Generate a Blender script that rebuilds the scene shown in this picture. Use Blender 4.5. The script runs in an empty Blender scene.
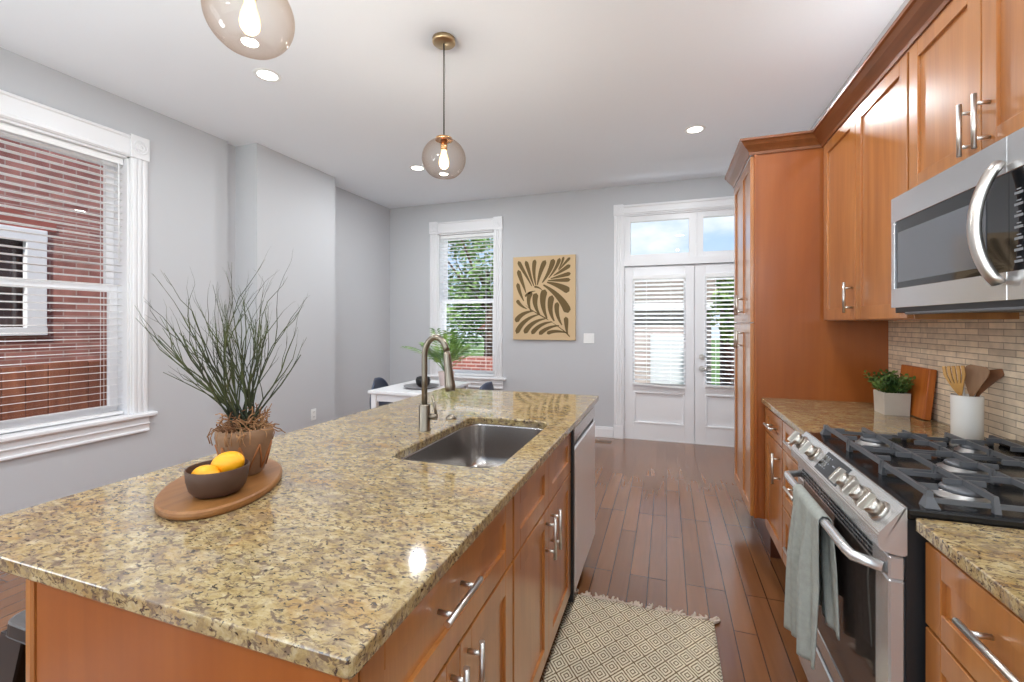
import bpy, bmesh, math, random
from mathutils import Vector, Matrix
random.seed(7)
PI = math.pi
scn = bpy.context.scene
C = scn.collection

# ------------------------------------------------------------------ camera
cam_d = bpy.data.cameras.new('camera')
cam = bpy.data.objects.new('camera', cam_d)
C.objects.link(cam)
cam_d.sensor_fit = 'HORIZONTAL'
cam_d.sensor_width = 36.0
cam_d.lens = 447.75 * 36.0 / 1024.0
cam_d.shift_y = -17.34 / 1024.0
cam_d.clip_start = 0.02
cam.location = (0, 0, 1.335)
cam.rotation_euler = (PI / 2, 0, 0.33264)
scn.camera = cam

# ------------------------------------------------------------------ colour management
vs = scn.view_settings
scn.display_settings.display_device = 'sRGB'
vs.view_transform = 'Standard'
vs.look = 'None'
vs.exposure = 0.16
vs.gamma = 1.0
vs.use_curve_mapping = False
scn.cycles.use_denoising = True
scn.cycles.max_bounces = 10
scn.cycles.diffuse_bounces = 5
scn.cycles.glossy_bounces = 5
scn.cycles.transparent_max_bounces = 24
scn.cycles.sample_clamp_indirect = 6.0
scn.cycles.caustics_reflective = False
scn.cycles.caustics_refractive = False


def srgb(r, g, b):
    f = lambda c: (c / 255 / 12.92) if c / 255 <= 0.04045 else ((c / 255 + 0.055) / 1.055) ** 2.4
    return (f(r), f(g), f(b), 1.0)


# ------------------------------------------------------------------ world: blue sky with soft clouds
world = bpy.data.worlds.new('sky')
scn.world = world
world.use_nodes = True
wn, wl = world.node_tree.nodes, world.node_tree.links
wn.clear()
wo = wn.new('ShaderNodeOutputWorld')
bg = wn.new('ShaderNodeBackground')
tc = wn.new('ShaderNodeTexCoord')
sep = wn.new('ShaderNodeSeparateXYZ')
wl.new(tc.outputs['Generated'], sep.inputs[0])
grad = wn.new('ShaderNodeValToRGB')
grad.color_ramp.elements[0].position = 0.0
grad.color_ramp.elements[0].color = srgb(214, 231, 248)
grad.color_ramp.elements[1].position = 0.36
grad.color_ramp.elements[1].color = srgb(140, 188, 242)
wl.new(sep.outputs['Z'], grad.inputs[0])
mp = wn.new('ShaderNodeMapping')
mp.inputs['Scale'].default_value = (2.6, 2.6, 6.0)
mp.inputs['Location'].default_value = (0.35, 0.1, 0.2)
wl.new(tc.outputs['Generated'], mp.inputs[0])
nz = wn.new('ShaderNodeTexNoise')
nz.inputs['Scale'].default_value = 1.6
nz.inputs['Detail'].default_value = 6
wl.new(mp.outputs[0], nz.inputs[0])
cr = wn.new('ShaderNodeValToRGB')
cr.color_ramp.elements[0].position = 0.52
cr.color_ramp.elements[1].position = 0.74
wl.new(nz.outputs[0], cr.inputs[0])
mx = wn.new('ShaderNodeMix')
mx.data_type = 'RGBA'
wl.new(cr.outputs[0], mx.inputs[0])
wl.new(grad.outputs[0], mx.inputs[6])
mx.inputs[7].default_value = (1.0, 1.0, 1.0, 1)
wl.new(mx.outputs[2], bg.inputs[0])
bg.inputs[1].default_value = 1.1
wl.new(bg.outputs[0], wo.inputs[0])

# the sun, high over the roof on the side of the closed kitchen wall
sun_d = bpy.data.lights.new('sun', 'SUN')
sun_d.energy = 5.5
sun_d.angle = 0.03
sun_d.color = (1.0, 0.96, 0.9)
sun = bpy.data.objects.new('sun', sun_d)
C.objects.link(sun)
sun.rotation_euler = Vector((-0.25, 0.6, -0.76)).to_track_quat('-Z', 'Y').to_euler()

DOWNLIGHTS = [(-2.43, 2.21), (-2.42, 4.03), (0.22, 3.98), (-2.43, 0.4), (0.22, 2.2), (0.22, 0.4),
              (-2.43, -1.4), (-1.1, -1.4), (0.22, -1.4)]  # only the first three are visible fixtures; the rest are added for fill
DOWNLIGHT_W = 9.5
PENDANT_W = 9.0


def area_light(name, loc, direction, sx, sy, watts, col):
    d = bpy.data.lights.new(name, 'AREA')
    d.shape = 'RECTANGLE'
    d.size, d.size_y = sx, sy
    d.energy = watts
    d.color = col
    o = bpy.data.objects.new(name, d)
    C.objects.link(o)
    o.location = loc
    o.rotation_euler = Vector(direction).to_track_quat('-Z', 'Y').to_euler()
    return o


# unseen fill panels added at the rear and side openings behind the camera
area_light('rear_fill', (-1.2, -2.95, 1.35), (0, 1, 0.9), 3.8, 2.5, 50.0, (0.86, 0.94, 1.0))
area_light('side_fill', (-3.80, -1.0, 1.6), (1, 0.2, 0.3), 1.1, 1.7, 24.0, (0.86, 0.94, 1.0))
# fixture-less fill panels added beside and behind the camera to brighten the ceiling
for _x, _y, _z, _w in ((-2.25, 0.32, 1.45, 11.0), (0.75, -0.6, 1.9, 20.0), (-1.4, -1.6, 1.7, 24.0)):
    area_light('ceiling_fill', (_x, _y, _z), (0.2 if _x < 0 else -0.2, 0.45, 1), 0.35, 0.35, _w, (0.88, 0.955, 1.0))
# unseen fill strip added behind the crown moulding to lift the ceiling
area_light('cabinet_top_fill', (0.98, 2.0, 2.345), (-0.25, 0, 1), 1.6, 0.05, 4.0, (0.95, 0.98, 1.0))
# hidden fill panels added outside the windows and french doors, aimed up and in
area_light('left_window_fill', (-4.35, 1.75, 0.25), (0.75, 0, 1), 0.8, 1.4, 14.0, (0.95, 0.98, 1.0))
area_light('door_fill', (0.2, 6.3, 0.05), (0, -0.8, 1), 1.6, 1.2, 60.0, (0.95, 0.98, 1.0))
area_light('back_window_fill', (-2.5, 6.1, 0.1), (0, -0.75, 1), 1.2, 0.9, 50.0, (0.95, 0.98, 1.0))


# ------------------------------------------------------------------ node helpers
def new_mat(name):
    m = bpy.data.materials.new(name)
    m.use_nodes = True
    n, l = m.node_tree.nodes, m.node_tree.links
    b = n['Principled BSDF']
    return m, n, l, b


def plain(name, col, rough=0.5, metal=0.0, bump=0.0, bscale=200.0, var=0.0, vscale=6.0, coat=0.0, aniso=None, spec=0.5):
    m, n, l, b = new_mat(name)
    b.inputs['Base Color'].default_value = col
    b.inputs['Roughness'].default_value = rough
    b.inputs['Metallic'].default_value = metal
    b.inputs['Specular IOR Level'].default_value = spec
    if coat:
        b.inputs['Coat Weight'].default_value = coat
        b.inputs['Coat Roughness'].default_value = 0.15
    t = n.new('ShaderNodeTexCoord')
    mpn = n.new('ShaderNodeMapping')
    l.new(t.outputs['Object'], mpn.inputs[0])
    if aniso:
        mpn.inputs['Scale'].default_value = aniso
    if var:
        z = n.new('ShaderNodeTexNoise')
        z.inputs['Scale'].default_value = vscale
        z.inputs['Detail'].default_value = 4
        l.new(mpn.outputs[0], z.inputs[0])
        mxn = n.new('ShaderNodeMix')
        mxn.data_type = 'RGBA'
        l.new(z.outputs[0], mxn.inputs[0])
        mxn.inputs[6].default_value = tuple(max(0, c * (1 - var)) for c in col[:3]) + (1,)
        mxn.inputs[7].default_value = tuple(min(1, c * (1 + var)) for c in col[:3]) + (1,)
        l.new(mxn.outputs[2], b.inputs['Base Color'])
    if bump:
        z2 = n.new('ShaderNodeTexNoise')
        z2.inputs['Scale'].default_value = bscale
        z2.inputs['Detail'].default_value = 3
        l.new(mpn.outputs[0], z2.inputs[0])
        bp = n.new('ShaderNodeBump')
        bp.inputs['Strength'].default_value = bump
        bp.inputs['Distance'].default_value = 0.002
        l.new(z2.outputs[0], bp.inputs['Height'])
        l.new(bp.outputs[0], b.inputs['Normal'])
    return m


def ramp(n, stops, interp='LINEAR'):
    r = n.new('ShaderNodeValToRGB')
    e = r.color_ramp.elements
    r.color_ramp.interpolation = interp
    while len(e) < len(stops):
        e.new(0.5)
    for el, (p, c) in zip(e, stops):
        el.position = p
        el.color = c
    return r


def wood(name, dark, mid, light, scale=(9, 9, 0.9), rough=0.35, coat=0.25, fine=0.25):
    m, n, l, b = new_mat(name)
    t = n.new('ShaderNodeTexCoord')
    mpn = n.new('ShaderNodeMapping')
    mpn.inputs['Scale'].default_value = scale
    l.new(t.outputs['Object'], mpn.inputs[0])
    z = n.new('ShaderNodeTexNoise')
    z.inputs['Scale'].default_value = 1.0
    z.inputs['Detail'].default_value = 5
    z.inputs['Distortion'].default_value = 1.2
    l.new(mpn.outputs[0], z.inputs[0])
    r = ramp(n, [(0.25, dark), (0.5, mid), (0.78, light)])
    l.new(z.outputs[0], r.inputs[0])
    mp2 = n.new('ShaderNodeMapping')
    mp2.inputs['Scale'].default_value = tuple(s * 14 if s > 2 else s * 4 for s in scale)
    l.new(t.outputs['Object'], mp2.inputs[0])
    z2 = n.new('ShaderNodeTexNoise')
    z2.inputs['Scale'].default_value = 1.0
    z2.inputs['Detail'].default_value = 2
    l.new(mp2.outputs[0], z2.inputs[0])
    mxn = n.new('ShaderNodeMix')
    mxn.data_type = 'RGBA'
    mxn.blend_type = 'MULTIPLY'
    mxn.inputs[0].default_value = fine
    l.new(r.outputs[0], mxn.inputs[6])
    l.new(z2.outputs[0], mxn.inputs[7])
    l.new(mxn.outputs[2], b.inputs['Base Color'])
    b.inputs['Roughness'].default_value = rough
    b.inputs['Coat Weight'].default_value = coat
    b.inputs['Coat Roughness'].default_value = 0.14
    return m


def brick_mat(name, c1, c2, mortar, bw, bh, msize, axes='XZ', rough=0.8, offset=0.5, noise=0.35, bump=0.5, coat=0.0, squash=1.0):
    """running bond; axes names the object axes that run along and across the courses"""
    m, n, l, b = new_mat(name)
    t = n.new('ShaderNodeTexCoord')
    s = n.new('ShaderNodeSeparateXYZ')
    cb = n.new('ShaderNodeCombineXYZ')
    l.new(t.outputs['Object'], s.inputs[0])
    l.new(s.outputs[axes[0]], cb.inputs[0])
    l.new(s.outputs[axes[1]], cb.inputs[1])
    k = n.new('ShaderNodeTexBrick')
    k.inputs['Color1'].default_value = c1
    k.inputs['Color2'].default_value = c2
    k.inputs['Mortar'].default_value = mortar
    k.inputs['Scale'].default_value = 1.0
    k.inputs['Brick Width'].default_value = bw
    k.inputs['Row Height'].default_value = bh
    k.inputs['Mortar Size'].default_value = msize
    k.inputs['Mortar Smooth'].default_value = 0.2
    k.inputs['Bias'].default_value = 0.0
    k.offset = offset
    k.squash = squash
    l.new(cb.outputs[0], k.inputs['Vector'])
    z = n.new('ShaderNodeTexNoise')
    z.inputs['Scale'].default_value = 1.2 / bh * 0.5
    z.inputs['Detail'].default_value = 5
    l.new(t.outputs['Object'], z.inputs[0])
    rr = ramp(n, [(0.2, (1 - noise,) * 3 + (1,)), (0.8, (1 + noise,) * 3 + (1,))])
    l.new(z.outputs[0], rr.inputs[0])
    mxn = n.new('ShaderNodeMix')
    mxn.data_type = 'RGBA'
    mxn.blend_type = 'MULTIPLY'
    mxn.inputs[0].default_value = 1
    l.new(k.outputs[0], mxn.inputs[6])
    l.new(rr.outputs[0], mxn.inputs[7])
    l.new(mxn.outputs[2], b.inputs['Base Color'])
    b.inputs['Roughness'].default_value = rough
    if coat:
        b.inputs['Coat Weight'].default_value = coat
        b.inputs['Coat Roughness'].default_value = 0.2
    if bump:
        inv = n.new('ShaderNodeMath')
        inv.operation = 'SUBTRACT'
        inv.inputs[0].default_value = 1
        l.new(k.outputs[1], inv.inputs[1])
        bp = n.new('ShaderNodeBump')
        bp.inputs['Strength'].default_value = bump
        bp.inputs['Distance'].default_value = 0.004
        l.new(inv.outputs[0], bp.inputs['Height'])
        l.new(bp.outputs[0], b.inputs['Normal'])
    return m


def granite_mat(name):
    m, n, l, b = new_mat(name)
    t = n.new('ShaderNodeTexCoord')
    mpn = n.new('ShaderNodeMapping')
    mpn.inputs['Scale'].default_value = (1.0, 1.7, 1.3)
    mpn.inputs['Rotation'].default_value = (0, 0, 0.5)
    l.new(t.outputs['Object'], mpn.inputs[0])

    def noise(scale, detail, rough, dist=0.0):
        z = n.new('ShaderNodeTexNoise')
        z.inputs['Scale'].default_value = scale
        z.inputs['Detail'].default_value = detail
        z.inputs['Roughness'].default_value = rough
        z.inputs['Distortion'].default_value = dist
        l.new(mpn.outputs[0], z.inputs[0])
        return z.outputs[0]

    def mix(fac, a, c):
        q = n.new('ShaderNodeMix')
        q.data_type = 'RGBA'
        l.new(fac, q.inputs[0])
        l.new(a, q.inputs[6])
        if isinstance(c, tuple):
            q.inputs[7].default_value = c
        else:
            l.new(c, q.inputs[7])
        return q.outputs[2]
    base = ramp(n, [(0.3, srgb(128, 105, 66)), (0.44, srgb(160, 138, 94)), (0.57, srgb(180, 161, 120)), (0.72, srgb(202, 189, 158))])
    l.new(noise(34, 7, 0.7, 0.4), base.inputs[0])
    gold = ramp(n, [(0.52, (0, 0, 0, 1)), (0.72, (0.75, 0.75, 0.75, 1))])
    l.new(noise(7, 5, 0.6), gold.inputs[0])
    c = mix(gold.outputs[0], base.outputs[0], srgb(160, 118, 60))
    fleck = ramp(n, [(0.52, (0, 0, 0, 1)), (0.59, (0.9, 0.9, 0.9, 1))])
    l.new(noise(58, 7, 0.62, 0.9), fleck.inputs[0])
    c = mix(fleck.outputs[0], c, srgb(98, 80, 66))
    patch = ramp(n, [(0.50, (0, 0, 0, 1)), (0.62, (0.8, 0.8, 0.8, 1))])
    l.new(noise(13, 8, 0.75, 0.6), patch.inputs[0])
    c = mix(patch.outputs[0], c, srgb(128, 110, 94))
    dark = ramp(n, [(0.585, (0, 0, 0, 1)), (0.635, (1, 1, 1, 1))])
    l.new(noise(75, 5, 0.6, 0.5), dark.inputs[0])
    c = mix(dark.outputs[0], c, srgb(62, 50, 44))
    l.new(c, b.inputs['Base Color'])
    b.inputs['Roughness'].default_value = 0.05
    b.inputs['Specular IOR Level'].default_value = 0.6
    b.inputs['IOR'].default_value = 1.85
    return m


def floor_mat(name):
    m, n, l, b = new_mat(name)
    t = n.new('ShaderNodeTexCoord')
    s = n.new('ShaderNodeSeparateXYZ')
    cb = n.new('ShaderNodeCombineXYZ')
    l.new(t.outputs['Object'], s.inputs[0])
    l.new(s.outputs['Y'], cb.inputs[0])
    l.new(s.outputs['X'], cb.inputs[1])
    k = n.new('ShaderNodeTexBrick')
    k.inputs['Color1'].default_value = srgb(138, 92, 58)
    k.inputs['Color2'].default_value = srgb(118, 76, 46)
    k.inputs['Mortar'].default_value = srgb(34, 20, 14)
    k.inputs['Scale'].default_value = 1
    k.inputs['Brick Width'].default_value = 0.82
    k.inputs['Row Height'].default_value = 0.092
    k.inputs['Mortar Size'].default_value = 0.0024
    k.inputs['Mortar Smooth'].default_value = 0.3
    k.offset = 0.37
    k.offset_frequency = 3
    l.new(cb.outputs[0], k.inputs['Vector'])
    mp2 = n.new('ShaderNodeMapping')
    mp2.inputs['Scale'].default_value = (1.6, 22, 1)
    l.new(cb.outputs[0], mp2.inputs[0])
    z = n.new('ShaderNodeTexNoise')
    z.inputs['Scale'].default_value = 1
    z.inputs['Detail'].default_value = 5
    z.inputs['Distortion'].default_value = 0.8
    l.new(mp2.outputs[0], z.inputs[0])
    rr = ramp(n, [(0.25, (0.86, 0.85, 0.84, 1)), (0.75, (1.12, 1.11, 1.1, 1))])
    l.new(z.outputs[0], rr.inputs[0])
    q = n.new('ShaderNodeMix')
    q.data_type = 'RGBA'
    q.blend_type = 'MULTIPLY'
    q.inputs[0].default_value = 1
    l.new(k.outputs[0], q.inputs[6])
    l.new(rr.outputs[0], q.inputs[7])
    l.new(q.outputs[2], b.inputs['Base Color'])
    ro = ramp(n, [(0.2, (0.15, 0.15, 0.15, 1)), (0.8, (0.24, 0.24, 0.24, 1))])
    l.new(z.outputs[0], ro.inputs[0])
    l.new(ro.outputs[0], b.inputs['Roughness'])
    b.inputs['Coat Weight'].default_value = 0.45
    b.inputs['Coat IOR'].default_value = 1.55
    b.inputs['Coat Roughness'].default_value = 0.13
    bp = n.new('ShaderNodeBump')
    bp.inputs['Strength'].default_value = 0.1
    bp.inputs['Distance'].default_value = 0.001
    inv = n.new('ShaderNodeMath')
    inv.operation = 'SUBTRACT'
    inv.inputs[0].default_value = 1
    l.new(k.outputs[1], inv.inputs[1])
    l.new(inv.outputs[0], bp.inputs['Height'])
    l.new(bp.outputs[0], b.inputs['Normal'])
    return m


def glass_mat(name, tint=(1, 1, 1, 1), refl=1.0, rough=0.0, edge=None, blend=0.12):
    m = bpy.data.materials.new(name)
    m.use_nodes = True
    n, l = m.node_tree.nodes, m.node_tree.links
    n.clear()
    o = n.new('ShaderNodeOutputMaterial')
    tr = n.new('ShaderNodeBsdfTransparent')
    gl = n.new('ShaderNodeBsdfGlossy')
    gl.inputs['Roughness'].default_value = rough
    mxn = n.new('ShaderNodeMixShader')
    lw = n.new('ShaderNodeLayerWeight')
    lw.inputs[0].default_value = blend
    tr.inputs[0].default_value = tint
    if edge:
        q = n.new('ShaderNodeMix')
        q.data_type = 'RGBA'
        lw2 = n.new('ShaderNodeLayerWeight')
        lw2.inputs[0].default_value = 0.22
        l.new(lw2.outputs['Facing'], q.inputs[0])
        q.inputs[6].default_value = tint
        q.inputs[7].default_value = edge
        l.new(q.outputs[2], tr.inputs[0])
    mu0 = n.new('ShaderNodeMath')
    mu0.operation = 'MULTIPLY'
    mu0.inputs[1].default_value = refl
    l.new(lw.outputs['Fresnel'], mu0.inputs[0])
    gm = n.new('ShaderNodeNewGeometry')
    front = n.new('ShaderNodeMath')
    front.operation = 'SUBTRACT'
    front.inputs[0].default_value = 1.0
    l.new(gm.outputs['Backfacing'], front.inputs[1])
    mu = n.new('ShaderNodeMath')
    mu.operation = 'MULTIPLY'
    l.new(mu0.outputs[0], mu.inputs[0])
    l.new(front.outputs[0], mu.inputs[1])
    l.new(mu.outputs[0], mxn.inputs[0])
    l.new(tr.outputs[0], mxn.inputs[1])
    l.new(gl.outputs[0], mxn.inputs[2])
    l.new(mxn.outputs[0], o.inputs[0])
    return m


def emit_mat(name, col, strength):
    m, n, l, b = new_mat(name)
    b.inputs['Base Color'].default_value = col
    b.inputs['Emission Color'].default_value = col
    b.inputs['Emission Strength'].default_value = strength
    return m


def rug_mat(name):
    m, n, l, b = new_mat(name)
    t = n.new('ShaderNodeTexCoord')
    s = n.new('ShaderNodeSeparateXYZ')
    l.new(t.outputs['Object'], s.inputs[0])

    def M(op, a, c=None):
        q = n.new('ShaderNodeMath')
        q.operation = op
        for i, x in enumerate((a, c)):
            if x is None:
                continue
            if isinstance(x, (int, float)):
                q.inputs[i].default_value = x
            else:
                l.new(x, q.inputs[i])
        return q.outputs[0]
    px = M('PINGPONG', M('DIVIDE', s.outputs['X'], 0.078), 0.5)
    py = M('PINGPONG', M('DIVIDE', s.outputs['Y'], 0.098), 0.5)
    d = M('ADD', px, py)                       # 0 at diamond centres, 1 at the opposite lattice
    d2 = M('PINGPONG', d, 0.5)
    st = M('FRACT', M('MULTIPLY', d2, 5.5))
    z = n.new('ShaderNodeTexNoise')
    z.inputs['Scale'].default_value = 160
    l.new(t.outputs['Object'], z.inputs[0])
    st2 = M('ADD', st, M('MULTIPLY', M('SUBTRACT', z.outputs[0], 0.5), 0.35))
    r = ramp(n, [(0.47, srgb(236, 228, 208)), (0.56, srgb(122, 100, 66)), (0.84, srgb(104, 84, 56)), (0.93, srgb(234, 226, 204))])
    l.new(st2, r.inputs[0])
    z3 = n.new('ShaderNodeTexNoise')
    z3.inputs['Scale'].default_value = 6
    l.new(t.outputs['Object'], z3.inputs[0])
    r3 = ramp(n, [(0.35, (0.86, 0.84, 0.8, 1)), (0.7, (1.06, 1.02, 0.94, 1))])
    l.new(z3.outputs[0], r3.inputs[0])
    q = n.new('ShaderNodeMix')
    q.data_type = 'RGBA'
    q.blend_type = 'MULTIPLY'
    q.inputs[0].default_value = 1
    l.new(r.outputs[0], q.inputs[6])
    l.new(r3.outputs[0], q.inputs[7])
    l.new(q.outputs[2], b.inputs['Base Color'])
    b.inputs['Roughness'].default_value = 0.95
    bp = n.new('ShaderNodeBump')
    bp.inputs['Strength'].default_value = 0.6
    bp.inputs['Distance'].default_value = 0.003
    l.new(z.outputs[0], bp.inputs['Height'])
    l.new(bp.outputs[0], b.inputs['Normal'])
    return m


def leaf_mat(name, c1, c2, rough=0.6):
    m, n, l, b = new_mat(name)
    t = n.new('ShaderNodeTexCoord')
    z = n.new('ShaderNodeTexNoise')
    z.inputs['Scale'].default_value = 9
    z.inputs['Detail'].default_value = 3
    l.new(t.outputs['Object'], z.inputs[0])
    r = ramp(n, [(0.35, c1), (0.65, c2)])
    l.new(z.outputs[0], r.inputs[0])
    l.new(r.outputs[0], b.inputs['Base Color'])
    b.inputs['Roughness'].default_value = rough
    return m


M = {}
M['wall'] = plain('wall paint', srgb(199, 200, 203), 0.75, bump=0.05, bscale=350, spec=0.25)
M['ceiling'] = plain('ceiling paint', srgb(243, 247, 252), 0.85, spec=0.15)
M['trim'] = plain('white trim paint', srgb(238, 238, 240), 0.35)
M['blind'] = plain('white blind', srgb(242, 242, 242), 0.45)
M['floor'] = floor_mat('walnut planks')
M['granite'] = granite_mat('granite')
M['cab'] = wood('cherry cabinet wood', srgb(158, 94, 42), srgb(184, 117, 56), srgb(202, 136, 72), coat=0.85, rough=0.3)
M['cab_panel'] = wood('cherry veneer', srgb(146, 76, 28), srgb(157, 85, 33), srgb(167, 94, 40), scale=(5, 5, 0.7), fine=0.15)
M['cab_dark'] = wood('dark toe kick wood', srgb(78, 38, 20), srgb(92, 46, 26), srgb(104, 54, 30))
M['crown'] = wood('crown wood', srgb(118, 70, 38), srgb(138, 82, 46), srgb(154, 94, 54), scale=(9, 0.9, 9))
M['gap'] = plain('shadow gap black', srgb(24, 14, 10), 0.7)
M['steel'] = plain('brushed stainless', (0.66, 0.66, 0.66, 1), 0.24, 0.72)
M['steel_h'] = plain('brushed stainless horizontal', (0.68, 0.68, 0.69, 1), 0.22, 0.85)
M['steel_dw'] = plain('pale stainless door', (0.84, 0.84, 0.84, 1), 0.22, 0.45)
M['sink'] = plain('sink stainless', (0.44, 0.41, 0.39, 1), 0.22, 1.0, bump=0.1, bscale=30, aniso=(1, 1, 0.4))
M['nickel'] = plain('brushed nickel', (0.66, 0.63, 0.59, 1), 0.3, 1.0)
M['nickel_dk'] = plain('faucet nickel', (0.25, 0.215, 0.17, 1), 0.3, 1.0)
M['knob'] = plain('satin steel knob', (0.52, 0.48, 0.43, 1), 0.3, 1.0)
M['iron'] = plain('cast iron', srgb(92, 93, 96), 0.38, 0.2, bump=0.15, bscale=300)
M['burner_metal'] = plain('dull burner aluminium', (0.34, 0.33, 0.32, 1), 0.4, 1.0)
M['enamel'] = plain('black enamel', srgb(16, 16, 17), 0.2)
M['blackglass'] = plain('black glass', srgb(26, 27, 30), 0.04, spec=0.9)
M['greyglass'] = plain('grey oven window', srgb(98, 100, 106), 0.06, spec=0.9)
M['ovenglass'] = plain('oven door glass', srgb(62, 54, 50), 0.07, spec=0.9)
M['black'] = plain('black plastic', srgb(28, 28, 30), 0.45)
M['grey_plastic'] = plain('grey plastic', srgb(86, 88, 92), 0.4)
M['white_plastic'] = plain('white plastic', srgb(240, 240, 238), 0.35)
M['brass'] = plain('aged brass', (0.62, 0.45, 0.26, 1), 0.28, 1.0)
M['copper'] = plain('copper cap', (0.78, 0.45, 0.22, 1), 0.25, 1.0)
M['cord'] = plain('dark cord', srgb(70, 66, 62), 0.6)
M['bulb'] = emit_mat('warm glowing bulb', (1.0, 0.70, 0.32, 1), 2.2)
M['lens'] = emit_mat('downlight lens', (1.0, 0.95, 0.86, 1), 9.0)
M['amber'] = glass_mat('amber tinted glass', (1.0, 0.975, 0.945, 1), 0.8, 0.0, edge=(0.60, 0.40, 0.25, 1), blend=0.33)
M['pane'] = glass_mat('window glass', (0.97, 0.98, 0.98, 1), 0.8, blend=0.3)
M['backsplash'] = brick_mat('travertine tile', srgb(242, 224, 198), srgb(208, 190, 166), srgb(164, 146, 124), 0.135, 0.0235, 0.0018, 'YZ', 0.4, noise=0.2, bump=0.5, offset=0.43)
M['brick'] = brick_mat('red brick', srgb(174, 118, 106), srgb(144, 88, 80), srgb(182, 152, 144), 0.205, 0.067, 0.006, 'YZ', 0.85, noise=0.3)
M['brick_x'] = brick_mat('red brick garden', srgb(168, 96, 84), srgb(140, 76, 68), srgb(196, 174, 164), 0.225, 0.075, 0.009, 'XZ', 0.85, noise=0.25)
M['siding'] = plain('pale siding', srgb(178, 162, 156), 0.7)
M['garage_door'] = plain('garage door paint', srgb(204, 204, 208), 0.6)
M['fence'] = wood('weathered fence wood', srgb(112, 62, 46), srgb(136, 80, 58), srgb(156, 98, 72), rough=0.8, coat=0)
M['roofing'] = plain('asphalt shingles', srgb(120, 108, 96), 0.9, var=0.25, vscale=20)
M['grass'] = plain('lawn', srgb(96, 120, 62), 0.95, var=0.3, vscale=8)
M['concrete'] = plain('concrete', srgb(176, 170, 162), 0.9, var=0.12, vscale=6)
M['leaf'] = leaf_mat('tree leaves', srgb(78, 116, 58), srgb(150, 186, 104))
M['leaf2'] = leaf_mat('pale tree leaves', srgb(96, 130, 66), srgb(168, 186, 104))
M['bark'] = wood('bark', srgb(70, 54, 42), srgb(96, 76, 60), srgb(120, 98, 80), rough=0.9, coat=0)
M['twig'] = leaf_mat('twig green', srgb(40, 46, 30), srgb(84, 92, 52), 0.7)
M['succulent'] = leaf_mat('succulent leaves', srgb(58, 92, 40), srgb(134, 160, 78), 0.5)
M['palm'] = leaf_mat('palm leaves', srgb(62, 104, 44), srgb(140, 172, 84), 0.5)
M['pot'] = plain('terracotta weathered', srgb(138, 106, 80), 0.85, var=0.22, vscale=14, bump=0.4, bscale=120)
M['pot_line'] = plain('terracotta orange relief', srgb(158, 98, 54), 0.8)
M['moss'] = leaf_mat('dried moss', srgb(118, 78, 48), srgb(186, 142, 98), 0.9)
M['board'] = wood('acacia board', srgb(118, 74, 34), srgb(146, 96, 48), srgb(166, 114, 62), scale=(16, 2.2, 16), rough=0.45, coat=0.1)
M['board2'] = wood('orange cutting board wood', srgb(170, 86, 26), srgb(196, 108, 38), srgb(208, 126, 52), scale=(14, 14, 1.4), rough=0.5, coat=0.05)
M['bowl'] = plain('dark stoneware', srgb(82, 60, 48), 0.5, bump=0.12, bscale=250, spec=0.25)
M['lemon'] = plain('lemon peel', srgb(248, 172, 20), 0.42, bump=0.25, bscale=260)
M['planter'] = plain('concrete planter', srgb(192, 184, 172), 0.8, var=0.08, vscale=20, bump=0.2, bscale=150)
M['soil'] = plain('dark soil', srgb(58, 44, 34), 0.95)
M['crock'] = plain('white ceramic', srgb(232, 228, 222), 0.35)
M['spoon_light'] = wood('beech utensil', srgb(196, 140, 72), srgb(212, 158, 88), srgb(224, 174, 106), rough=0.55, coat=0)
M['spoon_mid'] = wood('brown utensil', srgb(146, 106, 74), srgb(162, 120, 86), srgb(176, 134, 98), rough=0.55, coat=0)
M['spoon_dark'] = wood('walnut utensil', srgb(112, 68, 38), srgb(134, 84, 48), srgb(150, 98, 58), rough=0.55, coat=0)
M['towel'] = plain('grey linen', srgb(154, 157, 150), 0.95, bump=0.9, bscale=300, var=0.22, vscale=60)
M['rug'] = rug_mat('diamond woven rug')
M['tassel'] = plain('rug tassel yarn', srgb(208, 190, 172), 0.95)
M['canvas'] = plain('tan canvas', srgb(212, 184, 144), 0.9, bump=0.3, bscale=500)
M['canvas_leaf'] = plain('olive leaf ink', srgb(112, 92, 58), 0.9)
M['navy'] = plain('slate blue chair shell', srgb(72, 80, 100), 0.5)
M['white_lacq'] = plain('white table lacquer', srgb(238, 238, 240), 0.25)
M['chair_leg'] = wood('beech chair leg', srgb(176, 134, 90), srgb(196, 152, 106), srgb(208, 168, 124))
M['stool'] = plain('gunmetal stool', srgb(72, 70, 70), 0.35, 0.6, var=0.2, vscale=12)
M['stool_top'] = plain('worn stool seat', srgb(112, 110, 110), 0.35, 0.5, var=0.35, vscale=9, aniso=(1, 5, 1))
M['pinkpot'] = plain('blush ceramic pot', srgb(226, 206, 200), 0.5)
M['paper'] = plain('grey book cover', srgb(128, 126, 128), 0.6)
M['vent_metal'] = plain('brown vent metal', srgb(150, 118, 92), 0.5, 0.2)
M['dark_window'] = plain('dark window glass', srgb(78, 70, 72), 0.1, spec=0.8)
M['orange'] = plain('orange plastic', srgb(226, 120, 60), 0.6)
M['text_grey'] = plain('printed legend grey', srgb(132, 134, 138), 0.5)


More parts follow.
